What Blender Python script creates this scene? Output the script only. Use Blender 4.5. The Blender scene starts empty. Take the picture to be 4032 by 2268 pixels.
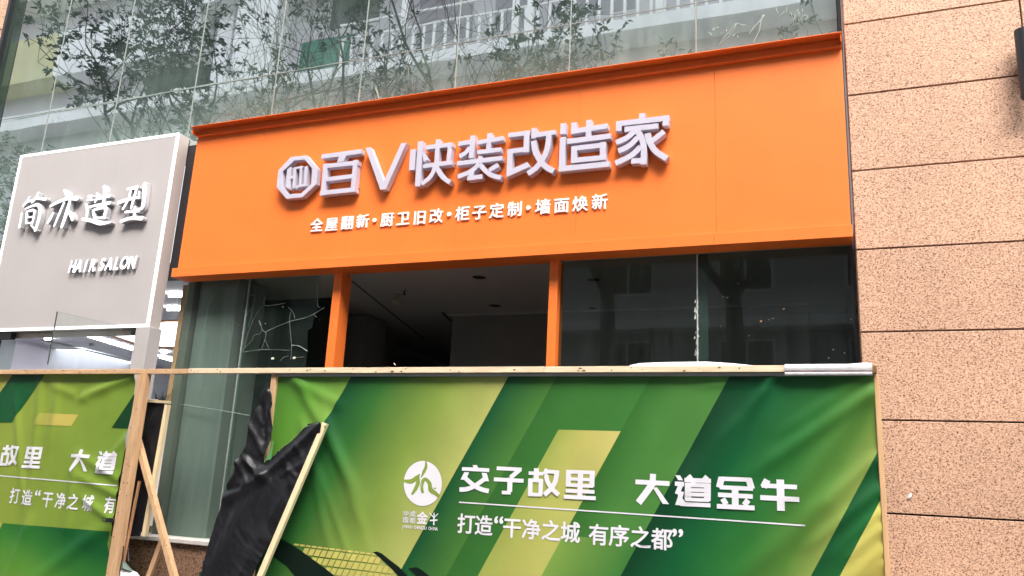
import bpy, bmesh, math, random
from mathutils import Vector, Matrix, noise
from mathutils.geometry import tessellate_polygon
random.seed(7)
R = math.radians
S = bpy.context.scene
COL = S.collection

# ------------------------------------------------------------------ camera
YAW, PITCH, ROLL, FPX = R(-22.078), R(13.6126), R(2.9176), 3154.35
CY, CZ = -6.5, 1.6
fw = Vector((math.sin(YAW)*math.cos(PITCH), math.cos(YAW)*math.cos(PITCH), math.sin(PITCH)))
r0 = Vector((math.cos(YAW), -math.sin(YAW), 0)); u0 = r0.cross(fw)
rt = r0*math.cos(ROLL)+u0*math.sin(ROLL); up = -r0*math.sin(ROLL)+u0*math.cos(ROLL)
cam = bpy.data.cameras.new('camera'); co = bpy.data.objects.new('camera', cam); COL.objects.link(co)
co.matrix_world = Matrix(((rt.x, up.x, -fw.x, 0), (rt.y, up.y, -fw.y, CY), (rt.z, up.z, -fw.z, CZ), (0, 0, 0, 1)))
cam.lens = FPX/4032*36; cam.sensor_width = 36; cam.clip_end = 600; cam.clip_start = .05
S.camera = co
# ------------------------------------------------------------------ world, sun
SUN_EL, SUN_AZ = R(52), R(152)       # azimuth: sun stands behind the camera, a little to the left
w = bpy.data.worlds.new('World'); S.world = w; w.use_nodes = True
nt = w.node_tree; nt.nodes.clear()
sky = nt.nodes.new('ShaderNodeTexSky'); sky.sky_type = 'NISHITA'; sky.sun_disc = False
sky.sun_elevation = SUN_EL; sky.sun_rotation = SUN_AZ
sky.air_density = 1.0; sky.dust_density = 6.0; sky.ozone_density = 1.0
hs = nt.nodes.new('ShaderNodeHueSaturation'); hs.inputs['Saturation'].default_value = .35
bg = nt.nodes.new('ShaderNodeBackground'); bg.inputs[1].default_value = .15
wo = nt.nodes.new('ShaderNodeOutputWorld')
nt.links.new(sky.outputs[0], hs.inputs['Color']); nt.links.new(hs.outputs[0], bg.inputs[0]); nt.links.new(bg.outputs[0], wo.inputs[0])
sl = bpy.data.lights.new('sun', 'SUN'); sl.energy = 0.8; sl.angle = R(34); sl.color = (1, .95, .88)
so = bpy.data.objects.new('sun', sl); COL.objects.link(so)
sd = Vector((math.sin(SUN_AZ)*math.cos(SUN_EL), math.cos(SUN_AZ)*math.cos(SUN_EL), math.sin(SUN_EL)))
so.rotation_euler = sd.to_track_quat('Z', 'Y').to_euler(); so.location = sd*60
S.view_settings.view_transform = 'Standard'; S.view_settings.look = 'None'
S.view_settings.exposure = 1.87; S.view_settings.gamma = 1; S.view_settings.use_curve_mapping = False
S.render.engine = 'CYCLES'
try:
    S.cycles.max_bounces = 8; S.cycles.diffuse_bounces = 3; S.cycles.transparent_max_bounces = 12; S.cycles.use_denoising = True
    S.cycles.sample_clamp_indirect = 6
except Exception: pass

# ------------------------------------------------------------------ helpers
def ray(px, py):
    d = rt*(px-2016) - up*(py-1134) + fw*FPX
    return d/d.y
def at(px, py, y):                  # photo pixel -> (x, z) on the vertical plane at depth y
    d = ray(px, py)*(y-CY); return (d.x, d.z+CZ)
def at3(px, py, y):
    x, z = at(px, py, y); return Vector((x, y, z))
def atz(px, py, z):                 # photo pixel -> point on the horizontal plane at height z
    d = ray(px, py); t = (z-CZ)/d.z; return Vector((d.x*t, CY+t, z))
def zoomer(ox, oy, k):
    return lambda p: (ox+p[0]*k, oy+p[1]*k)
Z4 = zoomer(0, 756, .52174); Z5 = zoomer(1344, 756, .52174); Z7 = zoomer(0, 1512, .52174); Z8 = zoomer(1344, 1512, .52174)
Z9 = zoomer(2688, 1512, .52174); Z2 = zoomer(1344, 0, .52174); Z1 = zoomer(0, 0, .52174); Z6 = zoomer(2688, 756, .52174); Z3 = zoomer(2688, 0, .52174)
ZL = zoomer(1050, 400, .33); ZR = zoomer(1850, 400, .33); ZT = zoomer(1180, 740, .48913); ZS = zoomer(0, 680, .3036)
ZD = zoomer(1560, 1780, .31056); ZE = zoomer(2300, 1780, .34938); ZF = zoomer(0, 1560, .37259); ZG = zoomer(1000, 1980, .31056)
ZC = zoomer(560, 1060, .3028); ZA = zoomer(380, 1480, .23465); ZB = zoomer(380, 1900, .25402)

def link(name, me, parent=None, mat=None):
    o = bpy.data.objects.new(name, me); COL.objects.link(o)
    if mat and me is not None:
        me.materials.clear(); me.materials.append(mat)
    if parent: o.parent = parent; o.matrix_parent_inverse = parent.matrix_world.inverted()
    return o
def mesh(name, vs, fs, parent=None, mat=None, smooth=False):
    me = bpy.data.meshes.new(name); me.from_pydata([tuple(v) for v in vs], [], fs); me.update()
    if smooth:
        for p in me.polygons: p.use_smooth = True
    return link(name, me, parent, mat)
def tag(o, label=None, cat=None, group=None, kind=None):
    if label: o['label'] = label
    if cat: o['category'] = cat
    if group: o['group'] = group
    if kind: o['kind'] = kind
    return o
def empty(name, loc, label, cat, group=None):
    o = bpy.data.objects.new(name, None); COL.objects.link(o); o.location = loc; o.empty_display_size = .1
    o.matrix_world = Matrix.Translation(loc)
    return tag(o, label, cat, group)
class MB:
    def __init__(s): s.v = []; s.f = []
    def add(s, vs, fs):
        n = len(s.v); s.v += [Vector(v) for v in vs]; s.f += [tuple(i+n for i in f) for f in fs]; return s
    def box(s, x0, x1, y0, y1, z0, z1):
        return s.add([(x0,y0,z0),(x1,y0,z0),(x1,y1,z0),(x0,y1,z0),(x0,y0,z1),(x1,y0,z1),(x1,y1,z1),(x0,y1,z1)],
                     [(0,1,5,4),(1,2,6,5),(2,3,7,6),(3,0,4,7),(4,5,6,7),(3,2,1,0)])
    def bbox(s, x0, x1, y0, y1, z0, z1, b=.004):     # box with chamfered front edges
        bm = bmesh.new(); t = MB().box(x0,x1,y0,y1,z0,z1)
        vs = [bm.verts.new(v) for v in t.v]
        for f in t.f: bm.faces.new([vs[i] for i in f])
        bmesh.ops.bevel(bm, geom=list(bm.edges), offset=b, segments=1, affect='EDGES')
        bm.verts.index_update(); s.add([v.co for v in bm.verts], [[v.index for v in f.verts] for f in bm.faces]); bm.free(); return s
    def prism(s, poly, y0, y1):                      # poly of (x,z); front face at y0
        n = len(poly)
        tri = tessellate_polygon([[Vector((p[0], p[1], 0)) for p in poly]])
        a = sum(poly[i][0]*poly[(i+1)%n][1]-poly[(i+1)%n][0]*poly[i][1] for i in range(n))
        def o(t):
            A, B, C = [poly[i] for i in t]
            return t if (B[0]-A[0])*(C[1]-A[1])-(B[1]-A[1])*(C[0]-A[0]) > 0 else (t[0], t[2], t[1])
        tri = [o(t) for t in tri]
        vs = [(p[0], y0, p[1]) for p in poly]+[(p[0], y1, p[1]) for p in poly]
        fs = [tuple(t) for t in tri]+[tuple(i+n for i in reversed(t)) for t in tri]
        for i in range(n):
            j = (i+1) % n; fs.append((i, i+n, j+n, j) if a > 0 else (j, j+n, i+n, i))
        return s.add(vs, fs)
    def flat(s, poly, y):
        tri = tessellate_polygon([[Vector((p[0], p[1], 0)) for p in poly]])
        return s.add([(p[0], y, p[1]) for p in poly], [tuple(t) for t in tri])
    def tube(s, pts, rad, n=6, cap=True):
        if not isinstance(rad, (list, tuple)): rad = [rad]*len(pts)
        pts = [Vector(p) for p in pts]; rings = []; N = len(s.v)
        for i, p in enumerate(pts):
            d = (pts[min(i+1, len(pts)-1)]-pts[max(i-1, 0)]).normalized()
            a = d.orthogonal().normalized() if abs(d.z) > .9 else d.cross(Vector((0, 0, 1))).normalized()
            b = d.cross(a)
            for k in range(n):
                t = 2*math.pi*k/n; s.v.append(p+(a*math.cos(t)+b*math.sin(t))*rad[i])
        for i in range(len(pts)-1):
            for k in range(n):
                A = N+i*n+k; B = N+i*n+(k+1) % n; s.f.append((A, B, B+n, A+n))
        if cap:
            s.f.append(tuple(N+k for k in reversed(range(n)))); s.f.append(tuple(N+(len(pts)-1)*n+k for k in range(n)))
        return s
    def beam(s, p, q, wd, dp, upv=Vector((0, -1, 0))):     # squared timber from p to q, width in plane, depth along -y
        p, q = Vector(p), Vector(q); d = (q-p).normalized(); a = d.cross(upv).normalized(); b = a.cross(d).normalized()
        vs = []
        for P in (p, q):
            for (i, j) in ((-1,-1),(1,-1),(1,1),(-1,1)): vs.append(P+a*wd/2*i+b*dp/2*j)
        return s.add(vs, [(3,2,1,0),(4,5,6,7),(0,1,5,4),(1,2,6,5),(2,3,7,6),(3,0,4,7)])
    def build(s, name, mat=None, parent=None, smooth=False):
        o = mesh(name, s.v, s.f, parent, mat, smooth)
        bm = bmesh.new(); bm.from_mesh(o.data); bmesh.ops.recalc_face_normals(bm, faces=list(bm.faces)); bm.to_mesh(o.data); bm.free()
        return o

def stroke_poly(pts, ws):
    """outline of a polyline with width; pts (x,z), ws width per point"""
    n = len(pts); L = []; Rr = []
    P = [Vector(p) for p in pts]
    for i in range(n):
        if i == 0: d = (P[1]-P[0]).normalized(); nn = Vector((-d.y, d.x)); m = 1
        elif i == n-1: d = (P[-1]-P[-2]).normalized(); nn = Vector((-d.y, d.x)); m = 1
        else:
            a = (P[i]-P[i-1]).normalized(); b = (P[i+1]-P[i]).normalized()
            na, nb = Vector((-a.y, a.x)), Vector((-b.y, b.x)); nn = (na+nb).normalized(); m = min(1/max(nn.dot(na), .4), 2)
        L.append(P[i]+nn*ws[i]/2*m); Rr.append(P[i]-nn*ws[i]/2*m)
    return [tuple(v) for v in L+Rr[::-1]]
def smooth_pts(pts, ws, n=3):
    """Catmull-Rom through the points"""
    if len(pts) < 3: return pts, ws
    o = []; ow = []
    P = [Vector(p) for p in pts]
    for i in range(len(P)-1):
        p0 = P[max(i-1, 0)]; p1 = P[i]; p2 = P[i+1]; p3 = P[min(i+2, len(P)-1)]
        for k in range(n):
            t = k/n
            o.append(tuple(.5*((2*p1)+(-p0+p2)*t+(2*p0-5*p1+4*p2-p3)*t*t+(-p0+3*p1-3*p2+p3)*t**3)))
            ow.append(ws[i]*(1-t)+ws[i+1]*t)
    o.append(tuple(P[-1])); ow.append(ws[-1]); return o, ow

# ------------------------------------------------------------------ materials
MATS = {}
def lin(c):
    return tuple(((v/255)/12.92 if v/255 <= .04045 else ((v/255+.055)/1.055)**2.4) for v in c)
def newmat(name):
    m = bpy.data.materials.new(name); m.use_nodes = True; n = m.node_tree.nodes; n.clear()
    return m, n, m.node_tree.links
def mat(name, col, rough=.6, var=.08, scale=6, bump=.0, bscale=60, metallic=0, spec=.5, stretch=None, emit=0, coat=0, dirt=None):
    m, n, l = newmat(name)
    out = n.new('ShaderNodeOutputMaterial'); p = n.new('ShaderNodeBsdfPrincipled')
    l.new(p.outputs[0], out.inputs[0]); p.inputs['Roughness'].default_value = rough; p.inputs['Metallic'].default_value = metallic
    p.inputs['Specular IOR Level'].default_value = spec
    tc = n.new('ShaderNodeTexCoord'); mp = n.new('ShaderNodeMapping'); l.new(tc.outputs['Object'], mp.inputs[0])
    if stretch: mp.inputs['Scale'].default_value = stretch
    no = n.new('ShaderNodeTexNoise'); no.inputs['Scale'].default_value = scale; no.inputs['Detail'].default_value = 6; l.new(mp.outputs[0], no.inputs[0])
    rp = n.new('ShaderNodeValToRGB'); l.new(no.outputs[0], rp.inputs[0])
    rp.color_ramp.elements[0].position = .3; rp.color_ramp.elements[1].position = .7
    rp.color_ramp.elements[0].color = (*[max(0, c*(1-var)) for c in col], 1); rp.color_ramp.elements[1].color = (*[min(1, c*(1+var)) for c in col], 1)
    last = rp.outputs[0]
    if dirt:
        n2 = n.new('ShaderNodeTexNoise'); n2.inputs['Scale'].default_value = dirt[1]; n2.inputs['Detail'].default_value = 8; n2.inputs['Roughness'].default_value = .7
        m2 = n.new('ShaderNodeMapping'); l.new(tc.outputs['Object'], m2.inputs[0]); m2.inputs['Scale'].default_value = dirt[3]
        l.new(m2.outputs[0], n2.inputs[0]); r2 = n.new('ShaderNodeMapRange'); l.new(n2.outputs[0], r2.inputs[0])
        r2.inputs[1].default_value = .5; r2.inputs[2].default_value = .75; r2.inputs[4].default_value = dirt[2]
        mx = n.new('ShaderNodeMix'); mx.data_type = 'RGBA'; l.new(r2.outputs[0], mx.inputs[0]); l.new(last, mx.inputs[6]); mx.inputs[7].default_value = (*dirt[0], 1); last = mx.outputs[2]
    l.new(last, p.inputs['Base Color'])
    if bump:
        nb = n.new('ShaderNodeTexNoise'); nb.inputs['Scale'].default_value = bscale; nb.inputs['Detail'].default_value = 4; l.new(mp.outputs[0], nb.inputs[0])
        b = n.new('ShaderNodeBump'); b.inputs['Strength'].default_value = bump; b.inputs['Distance'].default_value = .01; l.new(nb.outputs[0], b.inputs['Height']); l.new(b.outputs[0], p.inputs['Normal'])
    if emit:
        p.inputs['Emission Color'].default_value = (*col, 1); p.inputs['Emission Strength'].default_value = emit
    if coat: p.inputs['Coat Weight'].default_value = coat; p.inputs['Coat Roughness'].default_value = .15
    MATS[name] = m; return m
def granite(name, base, mid, dark, scale=55, amt=.5):
    m, n, l = newmat(name)
    out = n.new('ShaderNodeOutputMaterial'); p = n.new('ShaderNodeBsdfPrincipled'); l.new(p.outputs[0], out.inputs[0]); p.inputs['Roughness'].default_value = .55
    p.inputs['Specular IOR Level'].default_value = .3
    g = n.new('ShaderNodeTexCoord'); mp = n.new('ShaderNodeMapping'); l.new(g.outputs['Object'], mp.inputs[0]); mp.inputs['Scale'].default_value = (1, 1, 1.25)
    no = n.new('ShaderNodeTexNoise'); no.inputs['Scale'].default_value = scale; no.inputs['Detail'].default_value = 3; no.inputs['Roughness'].default_value = .6; no.inputs['Distortion'].default_value = .8; l.new(mp.outputs[0], no.inputs[0])
    rp = n.new('ShaderNodeValToRGB'); l.new(no.outputs[0], rp.inputs[0]); e = rp.color_ramp.elements
    e[0].position = .34; e[0].color = (*dark, 1); e[1].position = .5; e[1].color = (*base, 1)
    x = e.new(.42); x.color = (*mid, 1); x = e.new(.66); x.color = (*[min(1, c*1.12) for c in base], 1)
    n2 = n.new('ShaderNodeTexNoise'); n2.inputs['Scale'].default_value = 1.1; n2.inputs['Detail'].default_value = 5; l.new(g.outputs['Object'], n2.inputs[0])
    mr = n.new('ShaderNodeMapRange'); l.new(n2.outputs[0], mr.inputs[0]); mr.inputs[1].default_value = .3; mr.inputs[2].default_value = .7; mr.inputs[3].default_value = .9; mr.inputs[4].default_value = 1.06
    n3 = n.new('ShaderNodeTexVoronoi'); n3.inputs['Scale'].default_value = scale*.7; l.new(mp.outputs[0], n3.inputs[0])
    m3 = n.new('ShaderNodeMapRange'); l.new(n3.outputs['Color'], m3.inputs[0]); m3.inputs[3].default_value = .86; m3.inputs[4].default_value = 1.1
    oi = n.new('ShaderNodeObjectInfo'); m4 = n.new('ShaderNodeMapRange'); l.new(oi.outputs['Random'], m4.inputs[0]); m4.inputs[3].default_value = .93; m4.inputs[4].default_value = 1.05
    a = n.new('ShaderNodeMath'); a.operation = 'MULTIPLY'; l.new(mr.outputs[0], a.inputs[0]); l.new(m3.outputs[0], a.inputs[1])
    b2 = n.new('ShaderNodeMath'); b2.operation = 'MULTIPLY'; l.new(a.outputs[0], b2.inputs[0]); l.new(m4.outputs[0], b2.inputs[1])
    v = n.new('ShaderNodeVectorMath'); v.operation = 'SCALE'; l.new(rp.outputs[0], v.inputs[0]); l.new(b2.outputs[0], v.inputs['Scale'])
    l.new(v.outputs[0], p.inputs['Base Color'])
    b = n.new('ShaderNodeBump'); b.inputs['Strength'].default_value = .35; b.inputs['Distance'].default_value = .004; l.new(no.outputs[0], b.inputs['Height']); l.new(b.outputs[0], p.inputs['Normal'])
    MATS[name] = m; return m
def emis(name, col, s):
    m, n, l = newmat(name); out = n.new('ShaderNodeOutputMaterial'); e = n.new('ShaderNodeEmission'); e.inputs[0].default_value = (*col, 1); e.inputs[1].default_value = s
    l.new(e.outputs[0], out.inputs[0]); MATS[name] = m; return m
def shop_glass(name, tint, film, film_amt, refl=1.0, streak=(3, 3, .35)):
    """see-through pane: tinted transmission + Fresnel mirror + a film of dust"""
    m, n, l = newmat(name); out = n.new('ShaderNodeOutputMaterial')
    tr = n.new('ShaderNodeBsdfTransparent'); tr.inputs[0].default_value = (*tint, 1)
    gl = n.new('ShaderNodeBsdfGlossy'); gl.inputs['Roughness'].default_value = .015; gl.inputs[0].default_value = (.9, .95, .93, 1)
    fr = n.new('ShaderNodeFresnel'); fr.inputs[0].default_value = 1.5
    ge = n.new('ShaderNodeNewGeometry'); fm = n.new('ShaderNodeMath'); fm.operation = 'MULTIPLY_ADD'; fm.inputs[1].default_value = -refl; fm.inputs[2].default_value = refl; l.new(ge.outputs['Backfacing'], fm.inputs[0])
    sc = n.new('ShaderNodeMath'); sc.operation = 'MULTIPLY'; l.new(fm.outputs[0], sc.inputs[1]); l.new(fr.outputs[0], sc.inputs[0])
    mx = n.new('ShaderNodeMixShader'); l.new(sc.outputs[0], mx.inputs[0]); l.new(tr.outputs[0], mx.inputs[1]); l.new(gl.outputs[0], mx.inputs[2])
    df = n.new('ShaderNodeBsdfDiffuse'); df.inputs[0].default_value = (*film, 1)
    tc = n.new('ShaderNodeTexCoord'); mp = n.new('ShaderNodeMapping'); l.new(tc.outputs['Object'], mp.inputs[0]); mp.inputs['Scale'].default_value = streak
    no = n.new('ShaderNodeTexNoise'); no.inputs['Scale'].default_value = 4; no.inputs['Detail'].default_value = 8; no.inputs['Roughness'].default_value = .65; l.new(mp.outputs[0], no.inputs[0])
    mr = n.new('ShaderNodeMapRange'); l.new(no.outputs[0], mr.inputs[0]); mr.inputs[1].default_value = .35; mr.inputs[2].default_value = .75; mr.inputs[3].default_value = film_amt*.5; mr.inputs[4].default_value = film_amt*1.6
    fb = n.new('ShaderNodeMath'); fb.operation = 'MULTIPLY_ADD'; fb.inputs[1].default_value = -1; fb.inputs[2].default_value = 1; l.new(ge.outputs['Backfacing'], fb.inputs[0])
    ff = n.new('ShaderNodeMath'); ff.operation = 'MULTIPLY'; l.new(mr.outputs[0], ff.inputs[0]); l.new(fb.outputs[0], ff.inputs[1])
    m2 = n.new('ShaderNodeMixShader'); l.new(ff.outputs[0], m2.inputs[0]); l.new(mx.outputs[0], m2.inputs[1]); l.new(df.outputs[0], m2.inputs[2])
    l.new(m2.outputs[0], out.inputs[0]); MATS[name] = m; return m
def mirror_glass(name, refl_col, body, fac):
    """coated curtain-wall glass: strong mirror over a green body, with dust runs"""
    m, n, l = newmat(name); out = n.new('ShaderNodeOutputMaterial')
    gl = n.new('ShaderNodeBsdfGlossy'); gl.inputs['Roughness'].default_value = .012; gl.inputs[0].default_value = (*refl_col, 1)
    df = n.new('ShaderNodeBsdfDiffuse')
    tc = n.new('ShaderNodeTexCoord'); mp = n.new('ShaderNodeMapping'); l.new(tc.outputs['Object'], mp.inputs[0]); mp.inputs['Scale'].default_value = (5, 1, .6)
    no = n.new('ShaderNodeTexNoise'); no.inputs['Scale'].default_value = 3; no.inputs['Detail'].default_value = 9; no.inputs['Roughness'].default_value = .7; l.new(mp.outputs[0], no.inputs[0])
    rp = n.new('ShaderNodeValToRGB'); l.new(no.outputs[0], rp.inputs[0]); rp.color_ramp.elements[0].position = .35; rp.color_ramp.elements[1].position = .8
    rp.color_ramp.elements[0].color = (*body, 1); rp.color_ramp.elements[1].color = (*[min(1, c*2.0+.05) for c in body], 1)
    l.new(rp.outputs[0], df.inputs[0])
    # more dust towards the foot of the panes, where rain carries it
    sp = n.new('ShaderNodeSeparateXYZ'); l.new(tc.outputs['Object'], sp.inputs[0])
    n2 = n.new('ShaderNodeTexNoise'); n2.inputs['Scale'].default_value = 1.7; n2.inputs['Detail'].default_value = 6; l.new(tc.outputs['Object'], n2.inputs[0])
    mr = n.new('ShaderNodeMapRange'); l.new(n2.outputs[0], mr.inputs[0]); mr.inputs[1].default_value = .3; mr.inputs[2].default_value = .72; mr.inputs[3].default_value = fac+.08; mr.inputs[4].default_value = fac-.14
    mz = n.new('ShaderNodeMapRange'); l.new(sp.outputs[2], mz.inputs[0]); mz.inputs[1].default_value = 5.2; mz.inputs[2].default_value = 6.3; mz.inputs[3].default_value = .66; mz.inputs[4].default_value = 1.0
    mu = n.new('ShaderNodeMath'); mu.operation = 'MULTIPLY'; l.new(mr.outputs[0], mu.inputs[0]); l.new(mz.outputs[0], mu.inputs[1])
    nb = n.new('ShaderNodeTexNoise'); nb.inputs['Scale'].default_value = .7; l.new(tc.outputs['Object'], nb.inputs[0])
    bp = n.new('ShaderNodeBump'); bp.inputs['Strength'].default_value = .05; bp.inputs['Distance'].default_value = .02; l.new(nb.outputs[0], bp.inputs['Height']); l.new(bp.outputs[0], gl.inputs['Normal'])
    mx = n.new('ShaderNodeMixShader'); l.new(mu.outputs[0], mx.inputs[0]); l.new(df.outputs[0], mx.inputs[1]); l.new(gl.outputs[0], mx.inputs[2])
    l.new(mx.outputs[0], out.inputs[0]); MATS[name] = m; return m
def print_mat(name, rough=.45):
    """printed fabric: the ink colour is stored on the mesh corners"""
    m, n, l = newmat(name); out = n.new('ShaderNodeOutputMaterial'); p = n.new('ShaderNodeBsdfPrincipled'); l.new(p.outputs[0], out.inputs[0])
    p.inputs['Roughness'].default_value = rough; p.inputs['Specular IOR Level'].default_value = .35
    a = n.new('ShaderNodeVertexColor'); a.layer_name = 'ink'
    tc = n.new('ShaderNodeTexCoord')
    no = n.new('ShaderNodeTexNoise'); no.inputs['Scale'].default_value = 2.2; no.inputs['Detail'].default_value = 8; l.new(tc.outputs['Object'], no.inputs[0])
    mr = n.new('ShaderNodeMapRange'); l.new(no.outputs[0], mr.inputs[0]); mr.inputs[1].default_value = .3; mr.inputs[2].default_value = .7; mr.inputs[3].default_value = .9; mr.inputs[4].default_value = 1.08
    wv = n.new('ShaderNodeTexWave'); wv.inputs['Scale'].default_value = 90; wv.inputs['Distortion'].default_value = 2; l.new(tc.outputs['Object'], wv.inputs[0])
    m2 = n.new('ShaderNodeMapRange'); l.new(wv.outputs['Fac'], m2.inputs[0]); m2.inputs[3].default_value = .97; m2.inputs[4].default_value = 1.03
    mu = n.new('ShaderNodeMath'); mu.operation = 'MULTIPLY'; l.new(mr.outputs[0], mu.inputs[0]); l.new(m2.outputs[0], mu.inputs[1])
    v = n.new('ShaderNodeVectorMath'); v.operation = 'SCALE'; l.new(a.outputs[0], v.inputs[0]); l.new(mu.outputs[0], v.inputs['Scale']); l.new(v.outputs[0], p.inputs['Base Color'])
    MATS[name] = m; return m

ORANGE = mat('orange_paint', (.92, .20, .036), .42, .035, 2.5, .03, 90, spec=.35, dirt=((.80, .22, .05), 3, .12, (6, 1, .6)))
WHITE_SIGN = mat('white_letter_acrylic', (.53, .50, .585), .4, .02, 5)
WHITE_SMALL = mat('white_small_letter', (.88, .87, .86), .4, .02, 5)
GREY_SIGN = mat('pale_grey_sign_panel', (.46, .425, .415), .55, .03, 2, .05, 120, dirt=((.38, .36, .35), 2, .2, (3, 1, .4)))
SIDE_SIGN = mat('sign_return_metal', (.50, .44, .41), .5, .04, 3)
LIT = emis('lit_white', (1, .99, .97), .75)
LITW = emis('lit_letter', (1, .985, 1), .62)
LETTER_SIDE = mat('letter_return', (.46, .46, .48), .5, .02, 5)
STONE = granite('peach_granite', lin((217, 176, 148)), lin((164, 116, 90)), lin((78, 56, 46)), 80)
BROWN = granite('brown_granite', lin((150, 118, 96)), lin((112, 80, 60)), lin((66, 46, 38)), 40)
DARK = mat('black_gap', (.012, .010, .012), .8, .1)
BLACKMETAL = mat('black_metal', (.016, .016, .018), .35, .1, 8)
WOOD = mat('pine_timber', (.62, .39, .21), .6, .18, 5, .12, 30, stretch=(1, 6, 6), dirt=((.36, .17, .07), 5, .55, (.8, 5, 5)))
WOODV = mat('pine_timber_upright', (.60, .37, .20), .6, .18, 5, .12, 30, stretch=(8, 8, .8), dirt=((.34, .17, .08), 4, .5, (6, 6, .6)))
WOODP = mat('pale_new_pine', (.80, .66, .40), .55, .08, 4, .08, 30, stretch=(8, 8, 1), dirt=((.62, .42, .2), 4, .3, (6, 6, .6)))
KNOT = mat('timber_knot', (.10, .045, .02), .7, .3, 30)
NAIL = mat('nail_hole', (.03, .018, .012), .7, .1)
TARP = mat('black_plastic_sheet', (.007, .007, .009), .46, .2, 6, .1, 40, spec=.5)
WHITECLOTH = mat('white_wrap_sheet', (.80, .79, .80), .6, .04, 6)
ALU = mat('grey_hem_strip', (.34, .34, .35), .5, .08, 8)
SEAL = mat('pale_sealant', (.26, .29, .27), .6, .15, 20)
SILL = mat('pale_stone_sill', (.62, .56, .52), .6, .1, 9, .1, 60)
CEIL = mat('grey_plaster_ceiling', (.46, .43, .43), .9, .04, 1.2)
WALLD = mat('dark_interior_wall', (.22, .205, .185), .9, .08, 1.2)
SALONW = mat('salon_plaster', (.74, .73, .80), .8, .02, 2)
SALONT = mat('orange_ceiling_trim', (.75, .30, .12), .6, .05)
PLASTER = mat('raw_column_plaster', (.25, .265, .25), .85, .12, 1.5, .1, 25, stretch=(2, 1, .4), dirt=((.40, .42, .40), 1.2, .7, (3, 1, .3)))
ASPHALT = mat('asphalt', (.05, .05, .052), .9, .2, 20, .3, 80)
PAVE = mat('pavement_slab', (.07, .068, .066), .85, .12, 6, .1, 60)
OPPW = mat('opposite_wall_grey', (.56, .54, .56), .8, .05, .3)
OPPF = mat('opposite_white_band', (.93, .94, .93), .7, .06, .8, dirt=((.62, .64, .62), .8, .4, (2, 2, .3)))
OPPB = mat('opposite_bright_tile', (.95, .97, .94), .5, .05, .8)
RAIL = mat('white_railing', (.95, .95, .93), .5, .03)
YEL = mat('pale_yellow_render', (.62, .60, .34), .8, .06, .6)
DWIN = mat('opposite_dark_window', (.012, .013, .016), .2, .1)
GWIN = mat('opposite_green_window', (.02, .16, .10), .5, .3, 3)
BARK = mat('dark_bark', (.018, .017, .019), 1, .2, 8, spec=.05)
LEAF = mat('dark_glossy_leaf', (.010, .022, .018), .9, .4, 3, spec=.1)
UGLASS = mirror_glass('coated_upper_glass', (.99, 1, .995), (.18, .25, .22), .90)
UGLASSD = mirror_glass('dark_corner_glass', (.24, .30, .27), (.03, .05, .04), .6)
LGLASS = shop_glass('dusty_shop_glass', (.80, .86, .83), (.28, .36, .32), .07, .5)
LGLASS2 = shop_glass('clear_salon_glass', (.95, .98, .96), (.5, .6, .55), .015, .7)
RGLASS = shop_glass('dark_window_glass', (.66, .74, .70), (.22, .27, .25), .035, .85)
CRACK = mat('crack_edge', (.24, .30, .27), .4, .3, 30)
INK = print_mat('printed_banner_fabric')
WHITEINK = mat('white_print', (.76, .74, .78), .5, .02, 4)
PAPER = mat('white_paper', (.82, .82, .82), .7, .03)
GREENP = mat('dark_green_rubber', (.015, .05, .035), .4, .2, 10)
SMOKE = mat('aged_cream_plastic', (.36, .31, .24), .5, .1)

# ------------------------------------------------------------------ ground and road
def structure(o): o['kind'] = 'structure'; return o
structure(MB().box(-160, 160, -160, 160, -.3, -.15).build('ground', ASPHALT))
structure(MB().box(-60, 40, -7.9, 12, -.149, 0).build('pavement', PAVE))
structure(MB().box(-60, 40, -24, -18, -.149, 0).build('pavement', PAVE))
structure(MB().box(-60, 40, -8.05, -7.902, -.149, .002).build('kerb', SILL))

# ------------------------------------------------------------------ stone pier on the right
YG = .15                                  # glass plane
pier = empty('stone_pier', (.8, 0, 0), 'peach speckled granite clad pier right of the orange shop sign', 'pillar')
X0 = .2165
rows = [(-.2137+.1*i) for i in range(13)]
rows = [-.2137, -.1131, -.0127, .0886, .1897, .2896, .3897, .4907, .5902, .6905, .7905, .8905, .99]
colx = [X0, 1.482, 2.75, 4.0]
MB().box(X0+.012, 4.0, .03, 1.2, 0, 8.2).build('backing', DARK, pier)
for i in range(len(rows)-1):
    z0 = 1.6+6.5*rows[i]+.006; z1 = 1.6+6.5*rows[i+1]-.006
    z0 = max(z0, .02)
    for j in range(3):
        b = MB().bbox(colx[j]+.006+(0 if j else .003), colx[j+1]-.006, random.uniform(-.0015, .0015), .028, z0, z1, .003)
        b.build('panel', STONE, pier)
    MB().bbox(X0+.004, X0+.03, .045, YG+.3, z0, z1, .002).build('side_panel', STONE, pier)
# little paper scrap glued to the stone
m_ = MB(); pts = [at3(*Z9(p), -.012-.006*(i % 2)) for i, p in enumerate(((1690, 858), (1712, 822), (1732, 824), (1728, 850), (1705, 862)))]
m_.add(pts, [(0, 1, 2, 3, 4)])
tag(m_.build('paper_scrap', PAPER), 'small torn white paper scrap stuck on the lower granite panels', 'paper')
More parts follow.
